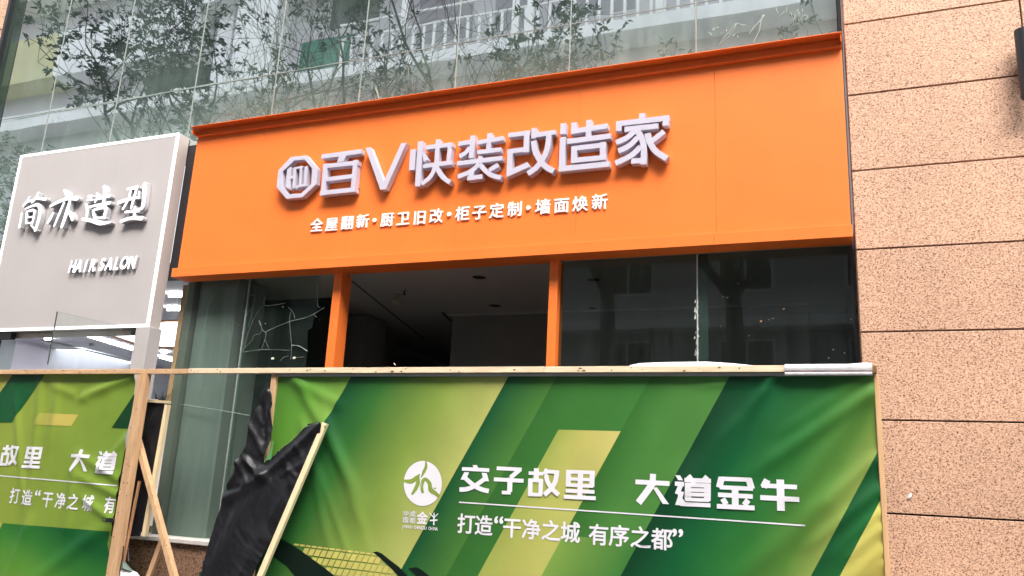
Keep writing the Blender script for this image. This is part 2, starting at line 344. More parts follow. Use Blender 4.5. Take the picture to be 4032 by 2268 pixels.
# wall lamp at the right edge
lamp = empty('wall_lamp', (1.49, -.13, 4.9), 'black cylindrical wall lamp mounted on the granite at the right edge', 'lamp')
lx = .2186*6.37+.058; lz1 = 1.6+.548*6.37; lz0 = 1.6+.463*6.37
MB().tube([(lx, -.13, lz0), (lx, -.13, lz1)], .058, 28).build('housing', BLACKMETAL, lamp, False)
MB().tube([(lx, -.13, lz0-.012), (lx, -.13, lz0-.001)], .052, 28).build('lens_ring', mat('lamp_ring', (.05, .05, .05), .5), lamp)
MB().box(lx-.03, lx+.03, -.074, -.002, (lz0+lz1)/2-.06, (lz0+lz1)/2+.06).build('bracket', BLACKMETAL, lamp)

# ------------------------------------------------------------------ stone pier far left
pier2 = empty('stone_pier', (-12, 0, 0), 'peach granite pier glimpsed in the top left corner beside dark glass', 'pillar')
xr = -1.583*6.62
MB().box(-16, xr-.05, .17, 1, 0, 10).build('backing', DARK, pier2)
for i in range(12):
    z0 = 1.6+6.5*(-.21+.1*i); 
    MB().bbox(-13.2, xr, .12, .165, max(z0, 0)+.006, z0+.65-.006, .003).build('panel', STONE, pier2)

# ------------------------------------------------------------------ upper curtain wall
mull = [-1.583, -1.5345, -1.4, -1.2235, -1.0368, -.8594, -.688, -.5168, -.3338, -.1524, .0275]
cw = empty('glass_curtain_wall', (-5, YG, 5), 'grey green mirrored glass curtain wall above the shop signs', 'window')
zt = [5.0, 1.6+6.65*.658, 8.6]
zl = [3.0, 1.6+6.65*.559, 1.6+6.65*.658, 9.2]
for i in range(len(mull)-1):
    xa, xb = mull[i]*6.65, mull[i+1]*6.65
    zz = zl if i < 3 else zt
    for k in range(len(zz)-1):
        g = .007
        MB().box(xa+g, xb-g, YG+random.uniform(-.0008, .0008), YG+.012, zz[k]+g, zz[k+1]-g).build('pane', UGLASSD if i == 0 else UGLASS, cw)
for i in range(1, len(mull)-1):
    x = mull[i]*6.65
    MB().box(x-.006, x+.006, YG-.004, YG+.02, 3.0 if i < 3 else 5.0, 9.0).build('vertical_sealant', SEAL if i > 1 else BLACKMETAL, cw)
for (a, b, z) in ((mull[1], mull[3], zl[1]), (mull[1], mull[-1], zt[1])):
    MB().box(a*6.65, b*6.65, YG-.003, YG+.018, z-.004, z+.004).build('horizontal_sealant', SEAL, cw)
MB().box(-11, .2, YG+.03, YG+.05, 5, 9.4).build('backing', DARK, cw)
MB().box(-6.85, -6.50, YG-.004, YG+.024, 3.60, 5.22).build('dark_gap_fill', BLACKMETAL, cw)  # added black panel, stands in for the dark glass gap between the signs
MB().box(mull[-1]*6.65, X0-.008, YG-.03, YG+.05, 5.3, 9).build('edge_frame', BLACKMETAL, cw)
MB().box(mull[0]*6.62-.02, mull[0]*6.62+.03, YG-.06, YG+.02, 3, 9.2).build('edge_frame', BLACKMETAL, cw)
# drips and smears of sealant and old paint on the glass
random.seed(21)
sm = MB()
def smear(px, py, n, L, spread, wd, ang=None):
    for _ in range(n):
        x, z = at(px+random.uniform(-spread, spread), py+random.uniform(-spread*.4, spread*.4), YG-.006)
        a = (random.uniform(-2.2, -.9) if ang is None else ang+random.uniform(-.5, .5)); P = [(x, z)]
        l_ = random.uniform(.3, 1)*L
        for k in range(4):
            a += random.uniform(-.35, .35); P.append((P[-1][0]+math.cos(a)*l_/4, P[-1][1]+math.sin(a)*l_/4))
        P, W = smooth_pts(P, [wd*random.uniform(.5, 1), wd, wd*.8, wd*.6, wd*.3], 2)
        sm.flat(stroke_poly(P, W), YG-.006-random.uniform(0, .001))
for x, y, n, L, s_, wd in ((1350, 100, 1, .1, 1, .01), (750, 365, 8, .16, 45, .006), (480, 405, 10, .1, 60, .005), (240, 460, 9, .1, 40, .005), (880, 330, 6, .3, 60, .005), (1080, 300, 5, .3, 60, .005),
                           (3100, 40, 8, .10, 60, .007), (3170, 55, 6, .10, 40, .006), (3010, 60, 2, .3, 6, .010), (2900, 90, 3, .3, 5, .006), (2220, 160, 2, .3, 6, .01), (1600, 260, 3, .35, 20, .006), (2850, 120, 14, .03, 60, .01), (1480, 340, 1, .2, 3, .02)):
    smear(x, y, n, L, s_, wd)
for seg in (((0, 478), (190, 448), (460, 398), (760, 346), (1080, 290), (1340, 246)), ):
    P = [at(x, y+random.uniform(-3, 3), YG-.006) for x, y in seg]; P, W = smooth_pts(P, [.004, .014, .01, .02, .01, .004], 6)
    W = [w_*random.uniform(.4, 1.3) for w_ in W]; sm.flat(stroke_poly(P, W), YG-.0075)
o = sm.build('dried_smear', mat('old_paint_smear', (.27, .33, .30), .7, .2, 20), cw)

# ------------------------------------------------------------------ orange shop sign
sign = empty('orange_shop_sign', (-3.2, -.03, 3.7), 'big orange shop sign board with raised white Chinese lettering', 'sign')
PY = -.026                       # panel face
xl, xr_ = -6.558, .197
zp0 = 1.6+.3214*6.474; zp1 = 1.6+.557*6.46
seams = [xl, -5.62, -4.43, -3.24, -2.05, -.83, xr_]
for i in range(6):
    MB().bbox(seams[i]+.0007, seams[i+1]-.0007, PY+random.uniform(-.0006, .0006), PY+.03, zp0-.02, zp1+.06, .0012).build('face_sheet', ORANGE, sign)
MB().box(xl+.002, xr_-.002, PY+.032, YG-.01, zp0, zp1+.04).build('back_box', DARK, sign)
MB().box(xl-.001, xl+.02, PY+.004, YG-.01, zp0-.02, zp1+.05).build('side_return', ORANGE, sign)
# lower band
for a, b in ((xl-.001, -.84), (-.838, xr_+.006)):
    MB().bbox(a, b, -.10, YG-.022, 1.6+.3065*6.4, 1.6+.3219*6.4, .002).build('lower_band', ORANGE, sign)
# cornice
zc = 1.6+.5816*6.36
MB().box(xl, xr_, -.142, -.1265, zc-.007, zc-.001).build('cornice_lip', ORANGE, sign)
MB().box(xl, xr_, -.126, YG-.015, zc-.008, zc-.002).build('cornice_top', ORANGE, sign)
zw = 1.6+.5615*6.425
MB().box(xl+.012, xr_-.010, -.036, PY-.002, zw+.0125, zc-.0085).build('cornice_web', ORANGE, sign)
MB().box(xl+.010, xr_-.001, -.066, PY-.002, zw, zw+.012).build('cornice_foot', ORANGE, sign)
for xa, xb in ((xl+.002, xl+.008), (xr_-.0085, xr_-.0015)):
    MB().box(xa, xb, -.124, PY-.003, zw+.0135, zc-.0145).build('cornice_end', ORANGE, sign)
for p in (((1352, 978), Z1), ):
    pass
# characters traced as strokes on the letter face
LF = PY-.082                      # letter front
LB = PY-.012
def char(name, Z, items, label, y0, y1, mt, parent, wk=.0016, smooth=True):
    """items: ('s', width_px, pts)  /  ('p', pts)"""
    b = MB()
    for i, it in enumerate(items):
        yy = y0-.0007*i
        if it[0] == 'p': b.prism([at(*Z(p), y0) for p in it[1]], yy, y1)
        else:
            pts = [at(*Z(p), y0) for p in it[2]]
            wd = [it[1]*wk]*len(pts)
            if len(pts) > 2 and it[0] == 'c': pts, wd = smooth_pts(pts, wd, 4)
            b.prism(stroke_poly(pts, wd), yy, y1)
    o = b.build(name, mt, parent); o['label'] = label; return o
K4 = .33*6.41/3154*1.12           # metres per zoom pixel, roughly, on the face
W4 = K4
oc = [(290,660),(475,640),(605,797),(590,985),(425,1140),(235,1160),(118,1020),(140,820)]
ic = [(330,702),(455,690),(542,797),(530,985),(408,1096),(263,1105),(193,1010),(187,836)]
b = MB()
for i in range(8):
    j = (i+1) % 8
    b.prism([at(*ZL(p), LF) for p in (oc[i], oc[j], ic[j], ic[i])], LF-.0004*(i % 2), LB)
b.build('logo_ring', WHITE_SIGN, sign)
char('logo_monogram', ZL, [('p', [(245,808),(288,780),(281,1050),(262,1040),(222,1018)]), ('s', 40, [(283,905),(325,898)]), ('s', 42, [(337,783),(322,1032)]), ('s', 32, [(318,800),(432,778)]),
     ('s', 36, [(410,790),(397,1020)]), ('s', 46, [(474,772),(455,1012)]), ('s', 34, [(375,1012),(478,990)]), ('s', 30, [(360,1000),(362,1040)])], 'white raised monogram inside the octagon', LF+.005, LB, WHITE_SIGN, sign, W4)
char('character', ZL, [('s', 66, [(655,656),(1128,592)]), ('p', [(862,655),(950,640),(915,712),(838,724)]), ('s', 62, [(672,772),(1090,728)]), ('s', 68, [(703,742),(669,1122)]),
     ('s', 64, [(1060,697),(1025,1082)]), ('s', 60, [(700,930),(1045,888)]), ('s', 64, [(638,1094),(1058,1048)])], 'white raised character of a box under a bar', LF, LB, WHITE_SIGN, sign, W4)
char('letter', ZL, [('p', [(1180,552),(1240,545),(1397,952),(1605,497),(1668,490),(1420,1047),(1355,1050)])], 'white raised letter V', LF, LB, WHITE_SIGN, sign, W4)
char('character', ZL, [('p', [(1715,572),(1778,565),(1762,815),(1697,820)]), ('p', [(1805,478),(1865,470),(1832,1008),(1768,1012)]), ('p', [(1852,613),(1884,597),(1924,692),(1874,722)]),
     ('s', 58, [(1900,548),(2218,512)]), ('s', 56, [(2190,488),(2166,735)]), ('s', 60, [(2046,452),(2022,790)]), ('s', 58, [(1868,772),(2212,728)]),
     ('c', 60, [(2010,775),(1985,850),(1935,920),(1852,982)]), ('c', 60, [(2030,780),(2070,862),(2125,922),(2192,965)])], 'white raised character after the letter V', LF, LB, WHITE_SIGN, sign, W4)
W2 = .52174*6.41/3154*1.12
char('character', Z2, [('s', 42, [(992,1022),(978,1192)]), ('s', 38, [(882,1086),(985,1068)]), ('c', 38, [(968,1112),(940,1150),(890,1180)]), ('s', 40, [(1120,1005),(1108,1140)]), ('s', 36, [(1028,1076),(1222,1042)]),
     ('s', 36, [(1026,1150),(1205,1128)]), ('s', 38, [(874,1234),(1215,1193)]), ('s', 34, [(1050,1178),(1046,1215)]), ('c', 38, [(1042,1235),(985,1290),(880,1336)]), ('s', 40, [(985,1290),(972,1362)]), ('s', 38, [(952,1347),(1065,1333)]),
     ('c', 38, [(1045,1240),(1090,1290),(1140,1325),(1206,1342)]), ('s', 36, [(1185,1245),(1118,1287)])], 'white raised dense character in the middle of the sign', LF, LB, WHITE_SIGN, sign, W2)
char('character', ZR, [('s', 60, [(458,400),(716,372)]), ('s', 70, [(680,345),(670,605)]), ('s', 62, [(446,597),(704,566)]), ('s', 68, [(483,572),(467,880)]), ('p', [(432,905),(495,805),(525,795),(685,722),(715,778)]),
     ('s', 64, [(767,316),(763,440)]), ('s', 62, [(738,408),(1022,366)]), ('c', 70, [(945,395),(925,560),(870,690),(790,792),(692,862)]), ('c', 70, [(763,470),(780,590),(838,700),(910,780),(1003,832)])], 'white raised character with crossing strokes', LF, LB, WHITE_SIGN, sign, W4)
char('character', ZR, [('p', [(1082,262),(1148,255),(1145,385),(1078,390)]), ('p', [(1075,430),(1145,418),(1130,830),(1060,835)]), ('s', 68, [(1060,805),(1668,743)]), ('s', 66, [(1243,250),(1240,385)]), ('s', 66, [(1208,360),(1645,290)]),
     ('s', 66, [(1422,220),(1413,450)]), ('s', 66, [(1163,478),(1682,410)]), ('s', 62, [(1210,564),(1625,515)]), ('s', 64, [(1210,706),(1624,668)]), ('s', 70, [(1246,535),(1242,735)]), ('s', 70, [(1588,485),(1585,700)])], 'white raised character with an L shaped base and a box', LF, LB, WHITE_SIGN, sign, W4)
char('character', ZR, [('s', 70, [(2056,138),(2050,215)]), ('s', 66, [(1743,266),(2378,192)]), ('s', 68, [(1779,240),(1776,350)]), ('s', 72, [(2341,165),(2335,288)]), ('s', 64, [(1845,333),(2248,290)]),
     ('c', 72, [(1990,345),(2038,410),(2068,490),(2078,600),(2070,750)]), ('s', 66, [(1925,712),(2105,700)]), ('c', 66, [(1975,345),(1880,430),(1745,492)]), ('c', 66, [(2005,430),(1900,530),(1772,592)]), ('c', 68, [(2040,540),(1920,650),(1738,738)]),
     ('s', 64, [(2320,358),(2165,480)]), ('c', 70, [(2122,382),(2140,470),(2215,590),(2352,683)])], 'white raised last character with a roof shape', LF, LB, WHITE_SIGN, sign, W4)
# fixing screws beside the letters
b = MB()
for Z, p in ((ZL,(617,910)),(ZL,(1120,762)),(ZL,(1098,1042)),(ZL,(2245,757)),(ZR,(424,462)),(ZR,(398,592)),(ZR,(1035,396)),(ZR,(1022,828)),(ZR,(1655,314)),(ZR,(1694,433)),(ZR,(1640,616)),(ZR,(1682,768)),(ZR,(2390,244)),(ZR,(2350,710)),(ZR,(390,912)),(ZR,(952,664)),(ZR,(2126,648)),(ZL,(1586,760))):
    x, z = at(*Z(p), PY-.02); MB().tube([(x, PY-.03, z), (x, PY, z)], .0045, 6).build('fixing_screw', BLACKMETAL, sign)
pass

# ---- glyphs from the built-in interface font
GL = {}
def glyph(ch, bold):
    k = (ch, bold)
    if k not in GL:
        c = bpy.data.curves.new('glyph', 'FONT'); c.body = ch; c.offset = bold; c.resolution_u = 3
        o = bpy.data.objects.new('glyph', c); COL.objects.link(o); bpy.context.view_layer.update()
        dg = bpy.context.evaluated_depsgraph_get(); me = bpy.data.meshes.new_from_object(o.evaluated_get(dg))
        bm = bmesh.new(); bm.from_mesh(me); bmesh.ops.remove_doubles(bm, verts=list(bm.verts), dist=.0008); bm.verts.index_update()
        GL[k] = ([v.co.copy() for v in bm.verts], [[v.index for v in f.verts] for f in bm.faces], [(e.verts[0].index, e.verts[1].index) for e in bm.edges if len(e.link_faces) == 1])
        bm.free(); bpy.data.objects.remove(o); bpy.data.curves.remove(c); bpy.data.meshes.remove(me)
    return GL[k]
def shifts(bold): return [(0, 0)]+[(bold*math.cos(a*math.pi/4), bold*math.sin(a*math.pi/4)) for a in range(8)]
def raised(name, ch, cx, cz, em, y0, y1, mt, parent, bold=.02, shear=0, wx=1.0, ctr=(.5, .375), label=None, side=None, slope=0):
    V, F, E = glyph(ch, 0); b = MB(); n = len(V); fi = []
    for k, (sx, sz) in enumerate(shifts(bold)):
        P = [(cx+((v.x+sx-ctr[0])*wx+(v.y-ctr[1])*shear)*em, cz+(v.y+sz-ctr[1])*em) for v in V]; yy = y0-.00025*k
        b.add([(p[0], yy, p[1]) for p in P]+[(p[0], y1, p[1]) for p in P], [tuple(f) for f in F]+[(e[0], e[1], e[1]+n, e[0]+n) for e in E])
        fi += [0]*len(F)+[1]*len(E)
    o = mesh(name, b.v, b.f, parent, mt)
    if side:
        o.data.materials.append(side)
        for i, p in enumerate(o.data.polygons): p.material_index = fi[i]
    if label: o['label'] = label
    return o
small = [('全',133,297),('屋',252,290),('翻',378,277),('新',502,265),('•',600,258),('厨',700,253),('卫',828,243),('旧',962,235),('改',1095,222),('•',1201,210),('柜',1307,203),('子',1443,193),('定',1583,180),('制',1728,167),('•',1840,157),('墙',1955,148),('面',2105,136),('焕',2255,124),('新',2413,108)]
for ch, x, y in small:
    X, Zc = at(*ZT((x, y)), PY-.02)
    if ch == '•':
        t = MB().tube([(X, PY-.02, Zc), (X, PY-.004, Zc)], .0215, 20); t.build('dot', WHITE_SMALL, sign)
    else:
        raised('small_character', ch, X, Zc, .152, PY-.013, PY-.001, WHITE_SMALL, sign, .018)

# ------------------------------------------------------------------ grey salon sign (lit)
sal = empty('hair_salon_sign', (-8.1, 0, 4.1), 'pale grey hair salon sign with glowing white rim and glowing letters', 'sign')
SY = -.03
sx0, sx1, sz0, sz1 = -1.4565*6.47, -1.0583*6.47, 1.6+.2224*6.47, 1.6+.5733*6.47
MB().box(sx0+.03, sx1-.03, SY+.006, SY+.02, sz0+.03, sz1-.03).build('face_panel', GREY_SIGN, sal)
for nm, a in (('glowing_rim', (sx0, sx1, SY, SY+.014, sz1-.03, sz1)), ('glowing_rim', (sx0, sx1, SY, SY+.014, sz0, sz0+.03)), ('glowing_rim', (sx0, sx0+.03, SY, SY+.014, sz0+.0305, sz1-.0305)), ('glowing_rim', (sx1-.03, sx1, SY, SY+.014, sz0+.0305, sz1-.0305))):
    MB().box(*a).build(nm, LIT, sal)
MB().bbox(sx0, sx1, SY+.021, YG-.01, sz0+.001, sz1-.001, .002).build('box_return', SIDE_SIGN, sal)
for p in ((1352,978),(882,1040),(765,1055),(340,1117),(235,1133)):
    x, z = at(*Z1(p), .02); MB().tube([(x, .02, sz1-.01), (x, .02, sz1+.03)], [.016, .012], 8).build('top_bolt', SIDE_SIGN, sal)
brush = {
 '简': [[(385,310,18),(350,370,40),(300,432,36)],[(350,382,28),(420,352,22)],[(500,255,24),(472,320,46),(410,390,28)],[(480,330,34),(598,345,42)],[(285,520,26),(270,620,36),(250,712,40)],
        [(330,470,22),(420,432,30),(500,420,48),(518,520,52),(495,640,50),(455,752,44)],[(470,745,34),(400,680,14)],[(350,505,28),(345,590,30),(338,660,28)],[(350,505,26),(445,490,34),(435,600,34),(418,670,28)],[(350,582,20),(435,572,20)],[(340,658,22),(420,650,22)]],
 '亦': [[(830,222,24),(868,268,72),(880,310,46)],[(650,435,32),(760,378,42),(880,335,46),(1005,335,58)],[(832,385,30),(775,520,38),(702,692,30)],[(905,370,40),(865,520,62),(800,705,44)],[(692,520,34),(652,600,46),(618,655,30)],[(885,500,30),(930,555,66),(942,615,44)]],
 '造': [[(1140,302,24),(1185,312,52)],[(1128,352,22),(1205,352,26)],[(1110,402,26),(1132,470,42),(1125,560,38),(1112,600,30)],[(1072,602,42),(1180,620,46),(1300,652,62),(1435,640,24)],[(1258,265,24),(1262,330,38),(1228,385,24)],
        [(1350,172,40),(1362,250,52),(1340,405,44)],[(1238,352,26),(1430,300,38)],[(1170,442,28),(1300,415,36),(1432,390,46)],[(1210,492,40),(1228,600,34)],[(1212,488,30),(1370,452,50),(1350,592,46)],[(1225,592,30),(1370,585,34)]],
 '型': [[(1650,212,28),(1785,190,46)],[(1528,392,46),(1650,350,42),(1785,320,34)],[(1700,212,30),(1662,350,36),(1590,475,34)],[(1772,205,34),(1735,340,42),(1700,462,30)],[(1802,240,18),(1800,335,26)],[(1882,140,60),(1872,300,60),(1850,445,50),(1808,472,24)],
        [(1625,512,30),(1805,490,46)],[(1752,440,30),(1742,590,46)],[(1568,632,42),(1700,592,42),(1845,592,56)]]}
WS = .3036*6.4/3154*1.5
for ch, sts in brush.items():
    b = MB(); nf = 0; yb = SY-.062
    mi = []
    for i, st in enumerate(sts):
        pts = [at(*ZS((p[0], p[1])), yb) for p in st]; ws = [p[2]*WS for p in st]
        pts, ws = smooth_pts(pts, ws, 4)
        # rounded ends
        def cap(p, q, wd, s):
            d = (Vector(p)-Vector(q)).normalized(); return tuple(Vector(p)+d*wd*.28), wd*.45
        a0, w0 = cap(pts[0], pts[1], ws[0], 1); a1, w1 = cap(pts[-1], pts[-2], ws[-1], 1)
        poly = stroke_poly([a0]+pts+[a1], [w0]+ws+[w1]); n0 = len(b.f)
        b.prism(poly, yb-.0006*i, SY-.004); nt_ = len(poly)-2
        mi += [0]*nt_+[1]*(len(b.f)-n0-nt_)
    o = mesh('glowing_character', b.v, b.f, sal, LITW); o.data.materials.append(LETTER_SIDE)
    for p, k in zip(o.data.polygons, mi): p.material_index = k
word = [('H',940,1215),('A',1022,1212),('I',1112,1208),('R',1205,1200),('S',1325,1190),('A',1418,1183),('L',1518,1178),('O',1612,1168),('N',1715,1165)]
for ch, x, y in word:
    X, Zc = at(*ZS((x, y)), SY-.035)
    V, _, _ = glyph(ch, 0); cx = (min(v.x for v in V)+max(v.x for v in V))/2
    raised('glowing_letter', ch, X, Zc, .20, SY-.034, SY-.006, LITW, sal, .034, .16, .72, (cx, .34), side=LETTER_SIDE)

gs = empty('loose_glass_sheet', (-8.2, -.35, 0), 'clear glass sheet with a slanting top edge standing before the lower salon sign', 'glass panel')
gp = [at(*Z4(p), -.35) for p in ((430, 903), (900, 1010), (985, 1300), (357, 1300))]
gp = [gp[0], gp[1], (gp[2][0], gp[2][1]), (gp[2][0]+.02, .3), (gp[3][0]-.02, .3), gp[3]]
MB().prism(gp, -.35, -.342).build('sheet', shop_glass('loose_glass', (.95, .97, .96), (.6, .65, .6), .06, 1.0), gs)
MB().beam((gp[0][0], -.346, gp[0][1]), (gp[5][0], -.346, gp[5][1]), .007, .012).build('dark_edge', mat('glass_edge_dark', (.05, .07, .06), .2), gs)
MB().beam((gp[0][0], -.346, gp[0][1]), (gp[1][0], -.346, gp[1][1]), .004, .010).build('pale_edge', SEAL, gs)
# metal frame leg right of the salon window
leg = empty('salon_door_frame', (-6.93, 0, 0), 'pale grey metal jamb standing under the right end of the salon sign', 'door frame')
MB().bbox(-1.0838*6.47, -1.0537*6.47, SY, YG-.01, 0, sz0-.001, .002).build('jamb', GREY_SIGN, leg)
MB().box(-9.6, -1.0838*6.47-.002, YG-.05, YG-.01, sz0-.06, sz0-.002).build('head', SIDE_SIGN, leg)
x, z = at(*Z4((1008,1052)), 0)
MB().bbox(x-.025, x+.03, -.02, .07, z-.035, sz0-.004, .004).build('hinge_block', BLACKMETAL, leg)
x0, z0 = at(*Z4((0,1100)), .02); x1, z1 = at(*Z4((88,1108)), .02)
lk = empty('door_closer_bar', (x0, .02, z1), 'black bar under the left end of the salon sign', 'door closer')
MB().bbox(x0-.3, x1, .0, .07, z1-.005, sz0-.01, .004).build('bar', BLACKMETAL, lk)
col = empty('glass_fin', (x0, 0, 0), 'grey green glass fin at the left edge below the salon sign', 'glass panel')
MB().box(x0-.3, x1-.02, .08, .095, 0, z1-.01).build('fin', LGLASS, col)

# ------------------------------------------------------------------ salon room
room = empty('salon_interior', (-9, 4, 0), 'bright white salon room seen behind the glass', 'room')
ZCL = 3.72
MB().box(-14, -6.56, YG+.04, 14, ZCL, ZCL+.1).build('ceiling', SALONW, room)
MB().box(-14, -6.56, 14, 14.1, 0, ZCL).build('back_wall', SALONW, room)
MB().box(-14.1, -14, YG+.04, 14, 0, ZCL).build('side_wall', SALONW, room)
MB().box(-6.56, -6.47, YG+.02, 14, 0, ZCL+.1).build('partition', WALLD, room)
MB().box(-6.575, -6.562, YG+.05, 14, 0, ZCL).build('partition_lining', SALONW, room)
MB().box(-14, -6.56, YG+.04, 14, 0, .02).build('floor', SALONW, room)
CL = emis('salon_light', (1, .98, .98), 9); CL2 = emis('salon_lightbox', (.86, .91, 1), .9)
def ceilpoly(name, pts, dz, mt, th=.03, Z=Z4):
    P = [atz(*Z(p), ZCL-dz) for p in pts]; n = len(P); b = MB()
    b.add([(p.x, p.y, p.z) for p in P]+[(p.x, p.y, p.z+th) for p in P], [tuple(range(n)), tuple(reversed(range(n, 2*n)))]+[(i, (i+1) % n, (i+1) % n+n, i+n) for i in range(n)])
    return b.build(name, mt, room)
ceilpoly('orange_trim', [(735,1058),(1250,975),(1375,975),(1325,1184),(1215,1184),(1008,1152)], .022, SALONT, .02)
ceilpoly('lightbox', [(790,1062),(1250,992),(1365,992),(1320,1166),(1222,1166),(1012,1134)], .05, CL2, .02)
ceilpoly('strip_light', [(552,1062),(575,1062),(1003,1188),(1003,1196)], .04, CL, .02)
ceilpoly('strip_light', [(1272,780),(1386,780),(1386,792),(1272,792)], .04, CL, .02)
ceilpoly('strip_light', [(1260,884),(1372,884),(1372,895),(1260,895)], .04, CL, .02)
ceilpoly('strip_light', [(1205,1242),(1305,1270),(1305,1280),(1205,1252)], .04, CL, .02)
ceilpoly('luminous_panel', [(320,1186),(612,1192),(985,1285),(985,1302),(560,1302),(395,1200)], .05, CL2, .03)
ceilpoly('luminous_panel_edge', [(315,1130),(560,1180),(985,1270),(985,1283),(612,1190),(318,1184)], .045, mat('panel_edge', (.5, .5, .52), .6), .02)
for p in ((360, 1110), (1240, 1212), (560, 1306)):
    ceilpoly('downlight', [(p[0]+26*math.cos(t*.63), p[1]+9*math.sin(t*.63)) for t in range(10)], .03, CL, .02)
ceilpoly('ceiling_vent', [(670,1152),(700,1150),(705,1160),(672,1163)], .03, mat('vent_dark', (.1, .1, .1), .6), .02)

# ------------------------------------------------------------------ dark shop room
rm = empty('empty_shop_interior', (-3, 4, 0), 'dark empty shop room behind the orange columns', 'room')
ZC2 = 1.6+2.02
MB().box(-6.46, X0-.03, YG+.02, 12, ZC2, ZC2+.12).build('ceiling', CEIL, rm)
MB().box(-6.46, X0-.03, 12, 12.1, 0, ZC2).build('back_wall', WALLD, rm)
MB().box(X0-.03, X0+.1, YG+.31, 12, 0, ZC2).build('side_wall', WALLD, rm)
MB().box(-6.46, X0-.03, YG+.02, 12, 0, .015).build('floor', PAVE, rm)
x0, z0 = at(*Z5((838,1000)), 2.4)
MB().box(x0, 1.0-1.2, 2.4, 3.4, 0, ZC2-.02).build('inner_block', WALLD, rm)
MB().box(x0-.06, -.2, 2.38, 2.4, ZC2-.03, ZC2-.001).build('block_cornice', CEIL, rm)
xa, _ = at(*Z5((190,1000)), 2.2)
MB().box(-6.44, xa, 2.2, 2.7, 0, ZC2-.02).build('inner_wall', WALLD, rm)
def cstrip(name, a, b, wd, mt):
    A = atz(*a, ZC2-.004); B = atz(*b, ZC2-.004); d = (B-A).normalized(); n_ = Vector((-d.y, d.x, 0))*wd/2
    MB().add([A-n_, A+n_, B+n_, B-n_], [(0, 1, 2, 3)]).build(name, mt, rm)
cstrip('ceiling_joint', Z5((80, 672)), Z5((625, 1112)), .022, DARK)
cstrip('ceiling_joint', Z5((762, 908)), Z5((830, 975)), .03, DARK)
def chole(px, py, r_):
    c = atz(px, py, ZC2-.003); random.seed(int(px))
    P = [(c.x+r_*math.cos(t*.45)*random.uniform(.93, 1.05), c.y+r_*math.sin(t*.45)*random.uniform(.93, 1.05), c.z) for t in range(14)]
    MB().add(P, [tuple(range(14))]).build('ceiling_hole', DARK, rm)
chole(*Z5((1040, 645)), .075); chole(*Z5((1158, 858)), .075); chole(*Z5((1900, 662)), .07); chole(*Z6((690, 870)), .10); chole(*Z5((1895,877)), .05)
c = atz(*Z5((425, 770)), ZC2)
sd_ = empty('smoke_detector', (c.x, c.y, ZC2), 'round smoke detector hanging from the dark shop ceiling', 'smoke detector')
MB().tube([(c.x, c.y, ZC2-.001), (c.x, c.y, ZC2-.01)], .035, 14).build('base', SMOKE, sd_)
MB().tube([(c.x, c.y, ZC2-.01), (c.x+.008, c.y, ZC2-.07)], .007, 6).build('cable', SMOKE, sd_)
MB().tube([(c.x, c.y, ZC2-.07), (c.x, c.y, ZC2-.09), (c.x, c.y, ZC2-.12), (c.x, c.y, ZC2-.135)], [.05, .055, .045, .02], 18).build('head', SMOKE, sd_)
c = atz(*Z5((478, 740)), ZC2)
sp = empty('sprinkler_head', (c.x, c.y, ZC2), 'small sprinkler head on the dark shop ceiling', 'sprinkler')
MB().tube([(c.x, c.y, ZC2-.001), (c.x, c.y, ZC2-.008)], .03, 12).build('rose', SMOKE, sp)
MB().tube([(c.x, c.y, ZC2-.008), (c.x, c.y, ZC2-.05)], .009, 8).build('stem', BLACKMETAL, sp)
MB().tube([(c.x, c.y, ZC2-.05), (c.x, c.y, ZC2-.054)], .022, 10).build('deflector', BLACKMETAL, sp)
# dark flat panel with a sloping edge behind the right window
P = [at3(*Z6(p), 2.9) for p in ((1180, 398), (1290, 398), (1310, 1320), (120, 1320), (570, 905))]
MB().add(P, [(0, 1, 2, 3, 4)]).build('dark_sloping_panel', mat('very_dark_panel', (.03, .03, .028), .9), rm)

# orange door columns
for n_, (a, b_, lab) in enumerate(((-.6997, -.6852, 'left of the two orange columns of the shop opening'), (-.3516, -.3394, 'right of the two orange columns of the shop opening'))):
    c_ = empty('orange_column', (a*6.57, .1, 0), lab, 'column', 'orange columns framing the shop opening')
    MB().bbox(a*6.57, b_*6.57, .07, .245, 0, 1.6+.3065*6.4-.001, .003).build('shaft', ORANGE, c_)
MB().box(-4.50, -2.31, .1285, .17, 1.6+.3065*6.4, 1.6+.3065*6.4+.12).build('opening_head', ORANGE, sign)

# right window
wr = empty('shop_window', (-1.1, YG, 1), 'dark reflecting shop window right of the orange columns', 'window')
zh = 1.6+.3065*6.4
for xa, xb in ((-2.225, -1.018), (-1.004, .186)):
    MB().box(xa, xb, YG, YG+.012, .9, zh).build('pane', RGLASS, wr)
MB().box(-1.018, -1.0115, YG-.006, YG+.016, .9, zh).build('sealant', mat('white_sealant', (.62, .66, .62), .6, .3, 30), wr)
MB().box(-1.011, -.93, YG+.02, YG+.03, .9, zh).build('glass_rib', mat('rib_glass', (.10, .13, .12), .2), wr)
MB().box(.187, X0-.012, YG-.02, YG+.05, .9, zh).build('edge_frame', BLACKMETAL, wr)
b = MB(); random.seed(5)
for _ in range(26):
    x, z = at(random.uniform(2735, 2749), random.uniform(1180, 1410), YG-.008); b.flat([(x-.006, z), (x+random.uniform(.004, .014), z+.01), (x+.002, z+random.uniform(.02, .05))], YG-.008)
for px, py in ((418,690),(305,790),(338,797),(500,1085),(1220,1215),(1135,1190),(1270,960),(1102,1253),(285,1013),(680,955),(650,965)):
    x, z = at(*Z6((px, py)), YG-.004); b.flat([(x-.004, z-.003), (x+.004, z-.001), (x+.005, z+.004), (x-.001, z+.003)], YG-.004)
b.build('sealant_crumbs', mat('crumbs', (.6, .62, .58), .7), wr)
